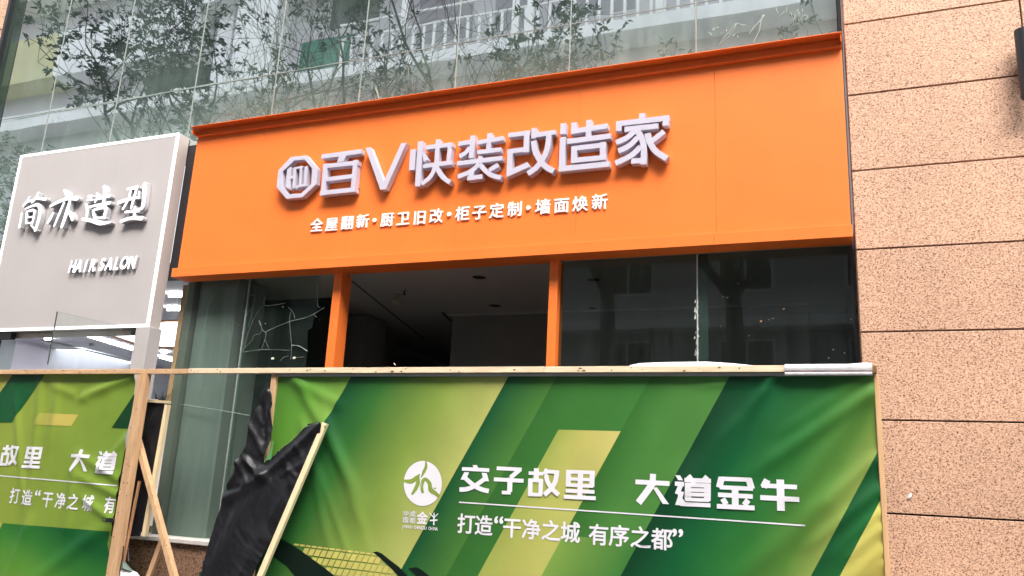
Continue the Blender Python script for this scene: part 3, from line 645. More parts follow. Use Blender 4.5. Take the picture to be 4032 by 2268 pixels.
for p in ((765, 882), (593, 975)):
    x, z = at(*Z6(p), YG-.004)
    MB().flat([(x-.010, z-.003), (x-.003, z-.008), (x+.008, z-.001), (x+.006, z+.006), (x-.004, z+.008)], YG-.005).build('stuck_leaf', mat('dry_leaf', (.5, .22, .07), .7), wr)

# left window (cracked)
wl = empty('cracked_shop_window', (-5.7, YG, 1), 'dusty green tinted shop window with cracked glass left of the orange column', 'window')
xm = -.8583*6.65
xp = -6.455
MB().box(-6.84, xp-.1, YG, YG+.01, .91, zh+.4).build('pane', LGLASS2, wl)
MB().box(xp-.098, xm-.008, YG, YG+.012, .905, zh).build('pane', LGLASS, wl)
MB().box(xm-.007, xm+.006, YG-.006, YG+.02, .905, zh).build('sealant', SEAL, wl)
MB().box(xm+.008, xm+.05, YG+.016, YG+.02, .905, zh).build('glass_edge', LGLASS, wl)
poly = [at(*ZC(p), YG) for p in ((1405,118),(2290,90),(2282,455),(2235,590),(2200,760),(2140,785),(2140,1060),(2115,1250))]
poly = [(xm+.008, zh)]+[(poly[0][0], zh)]+[(poly[1][0], zh)]+poly[2:]+[(poly[-1][0], 1.9), (-5.0, .905), (xm+.008, .905)]
MB().prism(poly, YG, YG+.012).build('broken_pane', LGLASS, wl)
cr = [[(2360,505),(2150,620),(1915,680),(1640,795),(1610,825)],[(1610,825),(1560,785),(1520,665)],[(1610,825),(1600,900),(1550,1045)],[(1560,785),(1530,840),(1450,860),(1430,920),(1320,1030)],[(1590,345),(1590,465),(1720,465),(1855,440)],
      [(1590,465),(1520,530),(1430,690),(1370,850),(1310,1075)],[(1895,490),(1960,560),(1985,640)],[(1930,560),(1915,680),(1940,990),(1930,1170)],[(1940,990),(2040,1000),(2145,1065)],[(1310,1080),(1560,1045),(1925,1055)],
      [(2280,200),(2280,455),(2310,500)],[(930,325),(850,520),(810,770)],[(1130,640),(1210,700),(1290,745)],[(1400,335),(1470,345),(1440,480),(1370,570)],[(1790,1190),(1840,1145),(1900,1130)],[(1460,380),(1420,620),(1380,740)],[(1600,920),(1650,1040)],[(2230,590),(2265,620)],[(1990,1150),(2100,1140)]]
wds = [.0055,.006,.003,.003,.005,.0035,.005,.004,.008,.003,.003,.0025,.002,.003,.003,.002,.0015,.005,.003]
b = MB()
for s_, wd in zip(cr, wds):
    P, W = smooth_pts([at(*ZC(p), YG-.004) for p in s_], [wd*random.uniform(.6, 1) for _ in s_], 4)
    W = [w_*random.uniform(.5, 1.3) for w_ in W]
    b.tube([(p[0], YG-.003, p[1]) for p in P], [max(.0008, w_*.7) for w_ in W], 5)
b.build('crack_line', CRACK, wl)
# long streak on the lower pane
P = [at(*ZA(p), YG-.004) for p in ((1420,475),(2060,575),(2557,665))]
MB().tube([(p[0], YG-.003, p[1]) for p in P], .0035, 5).build('scratch', CRACK, wl)
b = MB()
for p, r_ in (((1600,707),.006),((1695,1160),.02),((1975,1152),.02),((1360,595),.004),((1375,842),.004),((2310,660),.004),((1830,490),.009)):
    x, z = at(*ZC(p), YG-.004); b.flat([(x-r_, z), (x-r_*.4, z-r_*.6), (x+r_, z-r_*.3), (x+r_*.8, z+r_*.5), (x-r_*.3, z+r_*.6)], YG-.005)
b.build('plaster_splash', mat('cream_splash', (.7, .7, .55), .7), wl)
# plaster column and stud wall behind it
pc = empty('plaster_column', (-6.2, .8, 0), 'pale rough plaster column behind the dusty left window', 'column')
xa = -.945*7.0; xb = -.8815*7.0
xa, _ = at(*ZC((600,1245)), .21); xb, _ = at(*ZC((1105,1245)), .21)
MB().bbox(xa, xb, .21, .7, 0, ZC2-.001, .02).build('shaft', PLASTER, pc)
st = empty('stud_wall', (-6.4, .8, 0), 'bare timber stud frame beside the plaster column behind glass', 'wall')
x0, _ = at(*ZA((1290, 600)), .5)
MB().box(x0-.03, x0+.03, .4, .44, 0, ZC2-.01).build('stud', WOODV, st)
for zz in (at(*ZA((1380,195)), .5)[1], at(*ZA((1250,1150)), .5)[1], at(*ZC((560,1060)), .5)[1]):
    MB().box(x0+.032, xa-.002, .4, .44, zz-.03, zz+.03).build('noggin', WOODV, st)
MB().box(-6.455, -5.46, 1.3, 1.32, 0, ZC2-.001).build('lining_board', mat('dark_board', (.02, .022, .02), .9), st)
# sill and granite base under the left window
zs = 1.6+6.5*(-.1095)
sb = empty('granite_window_base', (-6, .1, 0), 'brown speckled granite plinth with pale sill under the left window', 'wall')
MB().bbox(-6.8, -4.6, -.04, YG+.2, zs-.03, zs+.012, .004).build('sill', SILL, sb)
xj, _ = at(*ZB((712, 1000)), 0)
for a, b_ in ((-7.6, xj-.005), (xj+.005, -5.0), (-4.99, -4.6)):
    MB().bbox(a, b_, 0, .05, .0, zs-.034, .003).build('panel', BROWN, sb)
MB().box(-7.6, -4.6, .052, YG+.19, 0, zs-.034).build('core', DARK, sb)
# potted spiky plant leaves seen at the foot of the salon glass
pl = empty('spiky_plant', (at(*ZA((1100, 420)), .3)[0], .3, 0), 'dark spiky potted palm behind the salon glass by the post', 'plant')
random.seed(9); b = MB(); bx, bz = at(*ZA((1080, 520)), .3)
for _ in range(46):
    a = random.uniform(.3, 2.8); L = random.uniform(.12, .30); P = [(bx+random.uniform(-.05, .05), random.uniform(.22, .36), bz)]
    for k in range(1, 5): P.append((P[0][0]+math.cos(a)*L*k/4*.8, P[0][1], P[0][2]+math.sin(a)*L*k/4-(k/4)**2*L*.35))
    b.tube(P, [.006, .006, .005, .003, .001], 3)
b.build('frond', BARK, pl)
MB().tube([(bx, .29, 0), (bx, .29, bz-.5), (bx, .29, bz)], [.12, .04, .03], 8).build('trunk', BARK, pl)

# ------------------------------------------------------------------ banners
BY = -.50
k_slope = None
pA, pB = at(2006.6, 1474.5, BY), at(1565, 2268, BY)
KS = (pA[0]-pB[0])/(pA[1]-pB[1])
def sof(px, py): x, z = at(px, py, BY); return x-KS*z
def lerp(a, b, t): return tuple(a[i]*(1-t)+b[i]*t for i in range(3))
def ramp(stops, t):
    for i in range(len(stops)-1):
        if t <= stops[i+1][0]:
            a, b = stops[i], stops[i+1]; u = (t-a[0])/max(1e-6, b[0]-a[0]); return lerp(a[1], b[1], max(0, min(1, u)))
    return stops[-1][1]
INKK = .66
def C(r_, g_, b_): return tuple(min(1, c*INKK) for c in lin((r_, g_, b_)))
E1, E2, E2b, E3, E3r, E4, E5, E6 = sof(1388, 1475), sof(1786, 1871), sof(1889, 2028), sof(2040, 1980), sof(2116, 2230)*.5+sof(2479, 1700)*.5, sof(2710, 1780), sof(3318, 2035), sof(3382, 2128)
zP = at(2204, 1692, BY)[1]; zLp = at(2189, 2106, BY)[1]
ridges = []
def ridge(Z, p, q, wd, amp): ridges.append((Vector(at(*Z(p), BY)), Vector(at(*Z(q), BY)), wd, amp))
ridge(Z9, (1420, 60), (700, 560), .05, .016); ridge(Z9, (1400, 110), (900, 760), .06, .012); ridge(Z9, (640, 0), (330, 560), .035, .010); ridge(Z9, (600, 60), (420, 300), .03, .010)
ridge(Z9, (1460, 560), (1050, 900), .04, .010); ridge(Z9, (1480, 800), (1050, 1150), .035, .012); ridge(Z9, (1485, 960), (1180, 1250), .03, .010); ridge(Z9, (1500, 1080), (1250, 1300), .025, .010); ridge(Z9, (1505, 1250), (1300, 1449), .025, .010); ridge(Z9, (1510, 1350), (1400, 1449), .02, .008)
ridge(Z9, (1300, 0), (850, 300), .04, .008); ridge(Z9, (1100, 900), (500, 1400), .07, .010); ridge(Z9, (300, 400), (0, 900), .05, .008); ridge(Z9, (0, 700), (-300, 1200), .06, .007)
ridge(Z8, (-260, 100), (60, 700), .05, .012); ridge(Z8, (-100, 300), (130, 1000), .05, .010); ridge(Z8, (-250, 450), (-120, 1100), .045, .012); ridge(Z8, (-330, -20), (-60, 130), .05, .012); ridge(Z8, (-230, 500), (20, 1200), .03, .008)
ridge(Z6, (700, 1400), (250, 1449), .03, .008); ridge(Z6, (1410, 1390), (1150, 1449), .04, .01)
# left banner folds
ridge(Z7, (440, 30), (640, 112), .04, .007); ridge(Z7, (800, 40), (640, 106), .05, .007); ridge(Z7, (1030, -60), (700, 60), .04, .014); ridge(Z7, (300, 100), (240, 700), .05, .008); ridge(Z7, (120, 150), (170, 800), .04, .007)
ridge(Z7, (900, 720), (640, 560), .04, .010); ridge(Z7, (870, 830), (600, 700), .035, .010); ridge(Z7, (840, 1020), (650, 880), .035, .012); ridge(Z7, (960, 400), (760, 640), .04, .009); ridge(Z7, (560, 650), (500, 1100), .05, .008); ridge(Z7, (430, 100), (380, 420), .05, .007)
ridge(Z7, (700, 1150), (300, 1449), .08, .010); ridge(Z7, (200, 1100), (60, 1449), .06, .010)
dents = [(Vector(at(*Z7((592, 85)), BY)), .03, -.02)]
def wrinkle(x, z):
    h = 0; P = Vector((x, z))
    for a, b, wd, amp in ridges:
        ab = b-a; L = ab.length; t = (P-a).dot(ab)/(L*L)
        if t < -.4 or t > 1.4: continue
        d = (P-a-ab*t).length
        e = math.exp(-(d/wd)**2)*amp*1.9
        if t < 0: e *= max(0, 1+t/.4)
        if t > 1: e *= max(0, 1-(t-1)/.4)
        h += e*(1.15-.5*max(0, min(1, t)))
    for c, wd, amp in dents: h += amp*math.exp(-((P-c).length/wd)**2)
    h += .006*noise.noise(Vector((x*2.2, 3.1, z*1.6)))+.0025*noise.noise(Vector((x*7, 9.1, z*4)))
    return BY-h
def col_right(cx, cz, x, z):
    s = cx-KS*cz; t = x-KS*z
    if s < E1: return ramp([(E1-.9, C(70, 130, 50)), (E1-.35, C(104, 164, 58)), (E1, C(140, 186, 80))], t)
    if s < E2: return ramp([(E1, C(14, 88, 48)), (E1+.25*(E2-E1), C(60, 125, 52)), (E1+.65*(E2-E1), C(150, 178, 78)), (E2, C(206, 210, 118))], t)
    if s < E2b: return ramp([(E2, C(16, 92, 50)), (E2b, C(84, 142, 60))], t)
    if s < E3 or (s < E3r and cz > zP):
        if cz <= zP or s < E3: base = [(E2b, C(58, 118, 48)), (E3, C(74, 136, 58))]
        base = [(E2b, C(58, 120, 50)), (E3, C(66, 132, 55)), (E3r, C(70, 138, 60))]
        return ramp(base, t)
    if s < E3r: return lerp(ramp([(E3, C(176, 192, 92)), ((E3+E3r)/2, C(222, 214, 118)), (E3r, C(238, 224, 134))], t), C(190, 200, 100), max(0, min(.6, (zP-z)*1.2)))
    if s < E4:
        if cz < zLp: return ramp([(E3r, C(140, 180, 80)), (E4, C(70, 140, 62))], t)
        return ramp([(E3r, C(58, 122, 48)), ((E3r+E4)/2, C(84, 148, 66)), (E4, C(88, 152, 68))], t)
    if s < E5:
        f = ramp([(E4, C(4, 70, 38)), (E4+.28*(E5-E4), C(12, 104, 54)), (E4+.6*(E5-E4), C(52, 130, 54)), (E4+.85*(E5-E4), C(98, 150, 60)), (E5, C(158, 182, 88))], t)
        return f
    if s < E6: return ramp([(E5, C(14, 92, 46)), (E6, C(34, 118, 56))], t)
    return ramp([(E6, C(236, 228, 118)), (E6+.3, C(214, 190, 92))], t)
def banner(name, x0, x1, z0, z1, cuts, colf, parent, res=.028, edge=None):
    bm = bmesh.new(); nx = int((x1-x0)/res); nz = int((z1-z0)/res)
    V = [[bm.verts.new((x0+(x1-x0)*i/nx, 0, z0+(z1-z0)*j/nz)) for i in range(nx+1)] for j in range(nz+1)]
    for j in range(nz):
        for i in range(nx): bm.faces.new((V[j][i], V[j][i+1], V[j+1][i+1], V[j+1][i]))
    for co_, no_ in cuts:
        bmesh.ops.bisect_plane(bm, geom=list(bm.verts)+list(bm.edges)+list(bm.faces), plane_co=co_, plane_no=no_)
    if edge: 
        kill = [f for f in bm.faces if edge(f.calc_center_median())]; bmesh.ops.delete(bm, geom=kill, context='FACES')
    lay = bm.loops.layers.color.new('ink')
    fl = bm.loops.layers.float_color.new('ink2') if False else None
    for f in bm.faces:
        c_ = f.calc_center_median()
        for l_ in f.loops: l_[lay] = (*[lin2s(v) for v in colf(c_.x, c_.z, l_.vert.co.x, l_.vert.co.z)], 1)
    for v in bm.verts: v.co.y = wrinkle(v.co.x, v.co.z)
    me = bpy.data.meshes.new(name); bm.to_mesh(me); bm.free()
    for p in me.polygons: p.use_smooth = True
    return link(name, me, parent, INK)
def lin2s(v): return 12.92*v if v <= .0031308 else 1.055*v**(1/2.4)-.055     # byte colour layers are stored display-encoded
def spl(e): return ((e, 0, 0), Vector((1, 0, -KS)).normalized())
bx0 = at(1085, 1500, BY)[0]; bx1 = at(3438, 1512, BY)[0]+.004; bzt = 1.6+.1417*6.0
ban = empty('green_banner', (-2, BY, 0), 'wide green striped banner with white slogan and logo covering the hoarding', 'banner')
cuts = [spl(e) for e in (E1, E2, E2b, E3, E3r, E4, E5, E6)]+[((0, 0, zP), Vector((0, 0, 1))), ((0, 0, zLp), Vector((0, 0, 1)))]
banner('printed_sheet', bx0, bx1, .15, bzt+.01, cuts, col_right, ban)
# left banner
ban2 = empty('green_banner', (-7.5, BY, 0), 'yellow green banner with cut off white slogan left of the double timber post', 'banner')
lx0 = at(-500, 1700, BY)[0]; lx1 = at(530, 1512, BY)[0]+.01
def inpoly(P, x, z):
    c = False; n = len(P)
    for i in range(n):
        a, b = P[i], P[(i+1) % n]
        if (a[1] > z) != (b[1] > z) and x < (b[0]-a[0])*(z-a[1])/(b[1]-a[1])+a[0]: c = not c
    return c
def col_left(cx, cz, x, z):
    t = (x-lx0)/(lx1-lx0)
    return ramp([(0, C(186, 190, 84)), (.35, C(168, 184, 74)), (.6, C(160, 182, 70)), (1, C(138, 172, 62))], t)
banner('printed_sheet', lx0, lx1, .15, bzt+.02, [], col_left, ban2)
# flat print lying on the banner surface
def drape(name, polys, parent, mt, lift=.0016, colf=None, maxe=.03, raw=None):
    bm = bmesh.new()
    for poly in polys:
        vs = [bm.verts.new((p[0], 0, p[1])) for p in poly]
        tri = tessellate_polygon([[Vector((p[0], p[1], 0)) for p in poly]])
        for t in tri:
            try: bm.faces.new([vs[i] for i in t])
            except ValueError: pass
    if raw:
        V, F = raw; vs = [bm.verts.new((p[0], 0, p[1])) for p in V]
        for f in F:
            try: bm.faces.new([vs[i] for i in f])
            except ValueError: pass
    for _ in range(7):
        ed = [e for e in bm.edges if e.calc_length() > maxe]
        if not ed: break
        bmesh.ops.subdivide_edges(bm, edges=ed, cuts=1); bmesh.ops.triangulate(bm, faces=[f for f in bm.faces if len(f.verts) > 3])
    if colf:
        lay = bm.loops.layers.color.new('ink')
        for f in bm.faces:
            for l_ in f.loops: l_[lay] = (*[lin2s(v) for v in colf(l_.vert.co.x, l_.vert.co.z)], 1)
    for v in bm.verts: v.co.y = wrinkle(v.co.x, v.co.z)-lift-.0015
    bmesh.ops.recalc_face_normals(bm, faces=list(bm.faces))
    me = bpy.data.meshes.new(name); bm.to_mesh(me); bm.free()
    for p in me.polygons: p.use_smooth = True
    return link(name, me, parent, mt)
def pp(Z, pts): return [at(*Z(p), BY) for p in pts]
def sline(name, Z, stops, parent, pts, lift=.0016): pass
# left banner colour fields
drape('printed_stripe', [pp(Z7, [(-200, 290), (-200, -90), (115, -92), (0, 75), (-40, 150)])], ban2, INK, .0012, lambda x, z: C(200, 200, 96))
drape('printed_stripe', [[at(-40, 1465, BY)]+[at(183, 1468, BY), at(*ZF((130, 278)), BY), at(*ZF((-100, 273)), BY)]], ban2, INK, .0022, lambda x, z: C(20, 98, 50))
drape('printed_stripe', [pp(Z7, [(-40, 60), (-10, 78), (115, -150+58), (60, -92), (-40, -92)])], ban2, INK, .003, lambda x, z: C(196, 196, 92))
xa_, xb_ = at(*ZF((340, 250)), BY)[0], at(*ZF((620, 250)), BY)[0]
bl = lambda x, z: lerp(C(172, 186, 78), C(226, 208, 104), max(0, min(1, (x-xa_)/(xb_-xa_))))
drape('printed_stripe', [pp(ZF, [(430, 178), (832, 195), (755, 316), (350, 300)])], ban2, INK, .0012, bl)
drape('printed_stripe', [pp(ZF, [(1415, -20), (1180, 335), (1352, 341), (1440, -10)])], ban2, INK, .0012, lambda x, z: C(12, 72, 34))
gz0 = at(*ZF((500, 1390)), BY)[1]
drape('printed_field', [pp(ZF, [(-300, 1330), (0, 1340), (1165, 1430), (1135, 1560)])+[at(455, 2300, BY), at(-300, 2300, BY)]], ban2, INK, .0012,
      lambda x, z: ramp([(0, C(16, 104, 46)), (.35, C(60, 140, 54)), (.8, C(110, 172, 62)), (1.5, C(150, 190, 80))], (gz0-z)*1.4+.25*math.sin(x*2.3+.6)), maxe=.035)
drape('printed_stripe', [pp(ZF, [(-100, 1332), (30, 1342), (-40, 1500), (-100, 1600)])], ban2, INK, .0024, lambda x, z: C(206, 206, 90))
# traced slogan characters (pixel strokes)
big = {
 '交': (ZD, [('p',[(972,165),(1025,165),(1045,205),(985,203)]),('s',46,[(838,212),(1180,230)]),('p',[(868,255),(930,258),(887,354),(820,350)]),('p',[(1085,262),(1150,268),(1180,372),(1112,368)]),
        ('c',54,[(885,335),(1000,430),(1090,474),(1178,495)]),('c',54,[(1118,345),(1000,430),(900,470),(808,475)])]),
 '子': (ZD, [('s',46,[(1275,205),(1592,222)]),('s',52,[(1565,225),(1450,325)]),('s',48,[(1240,345),(1616,365)]),('s',62,[(1445,325),(1440,505)]),('s',44,[(1342,512),(1455,516)])]),
 '故': (ZD, [('s',44,[(1680,266),(1866,276)]),('s',60,[(1780,205),(1777,350)]),('s',55,[(1703,342),(1700,556)]),('s',44,[(1680,355),(1862,364)]),('s',52,[(1838,350),(1830,545)]),('s',44,[(1676,536),(1850,542)]),
        ('s',52,[(1915,215),(1885,285)]),('s',44,[(1892,245),(2070,256)]),('c',56,[(2042,245),(2022,370),(1962,470),(1880,542)]),('c',52,[(1905,290),(1925,380),(1985,470),(2062,545)])]),
 '里': (ZD, [('s',46,[(2160,248),(2520,262)]),('s',60,[(2188,232),(2180,436)]),('s',58,[(2485,245),(2482,440)]),('s',38,[(2165,340),(2505,352)]),('s',42,[(2155,416),(2500,432)]),('s',60,[(2340,245),(2328,592)]),('s',44,[(2150,490),(2516,506)]),('s',46,[(2126,566),(2532,586)])]),
 '大': (ZE, [('s',48,[(578,335),(965,356)]),('s',58,[(778,246),(770,375)]),('c',64,[(775,350),(705,450),(612,572)]),('p',[(775,400),(822,398),(963,588),(890,584)])]),
 '道': (ZE, [('p',[(1030,260),(1088,266),(1120,320),(1065,316)]),('s',44,[(1028,356),(1132,362)]),('s',44,[(1105,345),(1052,475)]),('p',[(1062,438),(1130,450),(1112,520),(1142,562),(1090,600),(1030,596),(1062,500)]),('s',42,[(1088,583),(1425,600)]),
        ('s',46,[(1178,266),(1210,305)]),('s',46,[(1390,276),(1350,322)]),('s',44,[(1136,315),(1432,326)]),('s',40,[(1250,330),(1212,355)]),('s',60,[(1178,350),(1175,545)]),('s',62,[(1392,355),(1390,550)]),('s',42,[(1150,370),(1420,378)]),('s',38,[(1150,426),(1420,432)]),('s',38,[(1150,476),(1420,484)]),('s',36,[(1148,532),(1412,542)])]),
 '金': (ZE, [('s',58,[(1552,285),(1522,400)]),('s',42,[(1540,300),(1880,313)]),('s',58,[(1855,300),(1890,416)]),('s',42,[(1528,396),(1905,414)]),('s',60,[(1702,400),(1705,622)]),('s',44,[(1510,480),(1902,502)]),('s',50,[(1562,525),(1602,590)]),('s',50,[(1850,540),(1805,598)]),('s',46,[(1497,610),(1923,630)])]),
 '牛': (ZE, [('s',60,[(2065,312),(2022,396)]),('s',44,[(2000,376),(2400,396)]),('s',66,[(2210,310),(2220,662)]),('s',48,[(1985,512),(2426,536)])])}
def chunk(ch, dx=0, dz=0, parent=ban, mul=1.0):
    Z, items = big[ch]; k_ = (.31056 if Z is ZD else .34938)*6.0/3154*1.0; polys = []
    b = []
    for i, it in enumerate(items):
        if it[0] == 'p': poly = pp(Z, it[1])
        else:
            pts = pp(Z, it[2]); ws = [it[1]*k_*1.05]*len(pts)
            # vertical strokes look narrower than they are because the wall turns away
            d = Vector(pts[-1])-Vector(pts[0]); v = abs(d.y)/d.length
            ws = [w_*(1+.10*v) for w_ in ws]
            if it[0] == 'c': pts, ws = smooth_pts(pts, ws, 4)
            poly = stroke_poly(pts, ws)
        b.append([((p[0]+dx), p[1]+dz) for p in poly])
    o = None
    me_all = MB()
    for i, poly in enumerate(b):
        t = drape('tmp', [poly], None, WHITEINK, .0018+.0005*i)
        me_all.add([v.co.copy() for v in t.data.vertices], [tuple(p.vertices) for p in t.data.polygons]); m0 = t.data; bpy.data.objects.remove(t); bpy.data.meshes.remove(m0)
    o = mesh('printed_character', me_all.v, me_all.f, parent, WHITEINK, True); return o
for ch in big: chunk(ch)
a0 = at(*ZD((1900, 380)), BY)            # copy offset: same print on the left banner
for ch, (Zr, ref, tgt) in {'故': (ZD, (1870, 385), (112, 625)), '里': (ZD, (2328, 410), (352, 645)), '大': (ZE, (772, 415), (845, 680)), '道': (ZE, (1230, 435), (1130, 700))}.items():
    a_ = at(*Zr(ref), BY); t_ = at(*ZF(tgt), BY); chunk(ch, t_[0]-a_[0], t_[1]-a_[1], ban2)
# thin white rule lines
def rule(Z, a, b, wd, parent):
    A, B = at(*Z(a), BY), at(*Z(b), BY); drape('printed_rule', [stroke_poly([A, B], [wd, wd])], parent, WHITEINK, .0018, maxe=.06)
rule(Z8, (890, 892), (2576+925, 1068), .0095, ban)
rule(ZF, (-300, 815), (1240, 945), .0095, ban2)
# second line of the slogan
def pchar(ch, Z, p, em, parent, bold=.019, wx=1, name='printed_character', pos=None, wz=1):
    X, Zc = pos if pos else at(*Z(p), BY); V, F, E = glyph(ch, 0)
    if ch in '“”' or ch < '~': ctr = ((min(v.x for v in V)+max(v.x for v in V))/2, (min(v.y for v in V)+max(v.y for v in V))/2 if ch > '~' else .34)
    else: ctr = (.5, .38)
    vs = []; fs = []; lf = []
    for k, (sx, sz) in enumerate(shifts(bold) if bold else [(0, 0)]):
        n = len(vs); vs += [(X+(v.x+sx-ctr[0])*wx*em, Zc+(v.y+sz-ctr[1])*wz*em) for v in V]; lf += [.0026+.00012*k]*len(V)
        fs += [tuple(i+n for i in f) for f in F]
    return mesh(name, [(a, wrinkle(a, b_)-l_, b_) for (a, b_), l_ in zip(vs, lf)], fs, parent, WHITEINK)
EM2 = .158
for ch, Z, p in (('打',ZD,(888,908)),('造',ZD,(1112,928)),('干',ZD,(1470,958)),('净',ZD,(1712,978)),('之',ZD,(1962,995)),('城',ZD,(2208,1015)),('有',ZE,(165,930)),('序',ZE,(395,943)),('之',ZE,(638,960)),('都',ZE,(880,980))):
    pchar(ch, Z, p, EM2, ban)
pchar('“', ZD, (1303, 860), .2, ban); pchar('”', ZE, (1056, 912), .2, ban)
for ch, p in (('打',(160,1052)),('造',(290,1070)),('干',(505,1090)),('净',(642,1103)),('之',(778,1118)),('城',(935,1128)),('有',(1165,1148))):
    pchar(ch, ZF, p, EM2*1.02, ban2, wx=.93)
pchar('“', ZF, (405, 1022), .2, ban2)
# round logo
lc = [(340+243*math.cos(t*math.pi/24), 398+286*math.sin(t*math.pi/24)) for t in range(48)]
drape('printed_logo_disc', [pp(ZD, lc)], ban, WHITEINK, .0018, maxe=.06)
GI = lambda x, z: C(158, 182, 80)
kD = .31056*6.0/3154
for st_ in ([(380,112,16),(380,190,42),(352,250,44),(318,325,8)], [(98,362,26),(190,372,60),(262,325,58),(302,280,10)], [(275,300,40),(278,390,58),(245,470,52),(198,540,24)],
            [(342,522,34),(325,450,44),(338,375,52),(375,345,42),(425,400,52),(440,480,62),(500,522,50),(548,566,40)], [(470,452,10),(500,468,12),(508,440,6)]):
    P, W = smooth_pts(pp(ZD, [(a, b) for a, b, c_ in st_]), [c_*kD*1.08 for a, b, c_ in st_], 5)
    drape('printed_logo_shape', [stroke_poly(P, W)], ban, INK, .0030, GI)
P, W = smooth_pts(pp(ZD, [(305, 265), (312, 320), (318, 420), (300, 500)]), [.003, .004, .004, .003], 5)
drape('printed_logo_shape', [stroke_poly(P, W)], ban, WHITEINK, .0040)
for ch, p, em in (('中',(128,780),.050),('国',(122,860),.050),('成',(212,782),.050),('都',(206,868),.050),('金',(332,835),.100)):
    pchar(ch, ZD, p, em, ban, .012 if em < .09 else .03, name='printed_small_character')
for st_ in ([(482,770,14),(478,925,18)], [(425,770,10),(478,830,14)], [(532,780,10),(478,835,12)], [(428,868,18),(524,862,18)]):
    drape('printed_small_character', [stroke_poly(pp(ZD, [(a, b) for a, b, c_ in st_]), [c_*kD*1.1 for a, b, c_ in st_])], ban, WHITEINK, .0018)
for a, b_ in (((92,738),(80,890)),((172,745),(160,896)),((255,752),(243,905))):
    drape('printed_rule', [stroke_poly(pp(ZD, [a, b_]), [.0018]*2)], ban, WHITEINK, .0018)
tx = 'JINNIU CHENGDU CHINA'; A = Vector(at(*ZD((78, 942)), BY)); B = Vector(at(*ZD((515, 975)), BY))
for i, ch in enumerate(tx):
    if ch == ' ': continue
    c_ = A+(B-A)*(i/(len(tx)-1)); pchar(ch, None, None, .036, ban, .012, .78, 'printed_letter', (c_.x, c_.y))
# lower left artwork: gridded skyline shape and dark curves
cells = []
region = [(435,495),(1290,602),(1545,655),(1795,890),(1770,1100),(1300,1100),(1010,927)]
rowsz = [(0, 22)]+[(38+i*98, 38+i*98+80) for i in range(6)]
for (ya, yb_) in rowsz:
    for c_i in range(-3, 26):
        xx = 440+c_i*76
        def q(u, v): return (xx+u-.52*v, 505+v+(xx+u-440)*.125)
        quad = [q(0, ya), q(62, ya), q(62, yb_), q(0, yb_)]
        cx = sum(p[0] for p in quad)/4; cy = sum(p[1] for p in quad)/4
        if inpoly(region, cx, cy): cells.append(pp(ZG, quad))
drape('printed_grid', cells, ban, INK, .0018, lambda x, z: C(232, 222, 122))
drape('printed_curve', [pp(ZG, [(300,440),(440,500),(620,620),(830,770),(1040,935),(1300,1150),(700,1150),(420,800),(200,640)])], ban, INK, .0026, lambda x, z: C(6, 34, 22))
drape('printed_curve', [pp(ZG, [(1508,628),(1560,616),(1620,640),(1720,720),(1840,808),(1960,935),(2100,1100),(1990,1100),(1830,920),(1700,790),(1560,665)])], ban, INK, .0026, lambda x, z: C(8, 30, 22))
drape('printed_curve', [pp(ZG, [(1958,832),(2060,813),(2130,850),(2240,940),(2400,1100),(2200,1100),(2070,930),(2000,862)])], ban, INK, .0026, lambda x, z: C(8, 30, 22))

# ------------------------------------------------------------------ hoarding frame
hf = empty('hoarding_frame', (-4, BY, 0), 'pine batten frame carrying the green banners', 'fence')
ZBt, ZBb = 1.6+.1515*5.94, 1.6+.1436*5.94
random.seed(3)
def knots(x0, x1, z0, z1, y, n, parent, vertical=False):
    b = MB()
    for _ in range(n):
        x = random.uniform(x0, x1); z = random.uniform(z0, z1); r_ = random.uniform(.0025, .007); e = random.uniform(1, 2.6)
        P = [(x+r_*(e if not vertical else 1)*math.cos(t*.9)*random.uniform(.7, 1.2), z+r_*(e if vertical else 1)*math.sin(t*.9)*random.uniform(.7, 1.2)) for t in range(7)]
        b.flat(P, y-.0012)
    return tag(b.build('knot', KNOT, parent), kind='stuff')
def nails(pts, parent):
    b = MB()
    for x, y, z in pts: b.tube([(x, y-.003, z), (x, y+.002, z)], .004, 6)
    return b.build('nail', NAIL, parent)
beams = [(0-400, 200, 'b'), (201, 577, 'b'), (579, 741, 'b'), (743, 1386, 'w'), (1387, 2141, 'w'), (2142, 3091, 'w')]
for i, (a, b_, k_) in enumerate(beams):
    xa = at(a, 1452, BY-.06)[0]; xb = at(b_, 1452, BY-.06)[0]; dz = random.uniform(-.002, .002)
    o = MB().bbox(xa+.001, xb-.001, BY-.06+random.uniform(-.002, .002), BY-.012, ZBb+dz, ZBt+dz, .002).build('top_batten', WOOD if k_ == 'b' else mat('pale_top_batten', (.78, .62, .42), .6, .12, 5, .1, 30, stretch=(1, 7, 7), dirt=((.50, .30, .15), 5, .4, (.8, 5, 5))) if i == 3 else (MATS['pale_top_batten'] if k_ == 'w' else WOOD), hf)
    knots(xa+.03, xb-.03, ZBb+.008, ZBt-.008, BY-.0625, max(3, int((xb-xa)*6)), hf)
xa = at(3092, 1452, BY-.06)[0]; xb = at(3434, 1452, BY-.06)[0]
MB().bbox(xa+.05, xb, BY-.05, BY-.012, ZBb, ZBt-.004, .002).build('top_batten', WOOD, hf)
MB().box(at(1088, 1470, BY-.02)[0], xb, BY-.03, BY-.014, ZBb-.025, ZBb-.003).build('hem_strip', ALU, hf)
xw, _ = at(3452, 1480, BY-.05)
MB().bbox(at(3435, 1452, BY-.06)[0]+.002, xw+.002, BY-.072, BY-.01, ZBb-.012, ZBt-.01, .002).build('end_block', mat('end_grain', (.20, .10, .035), .8, .4, 40), hf)
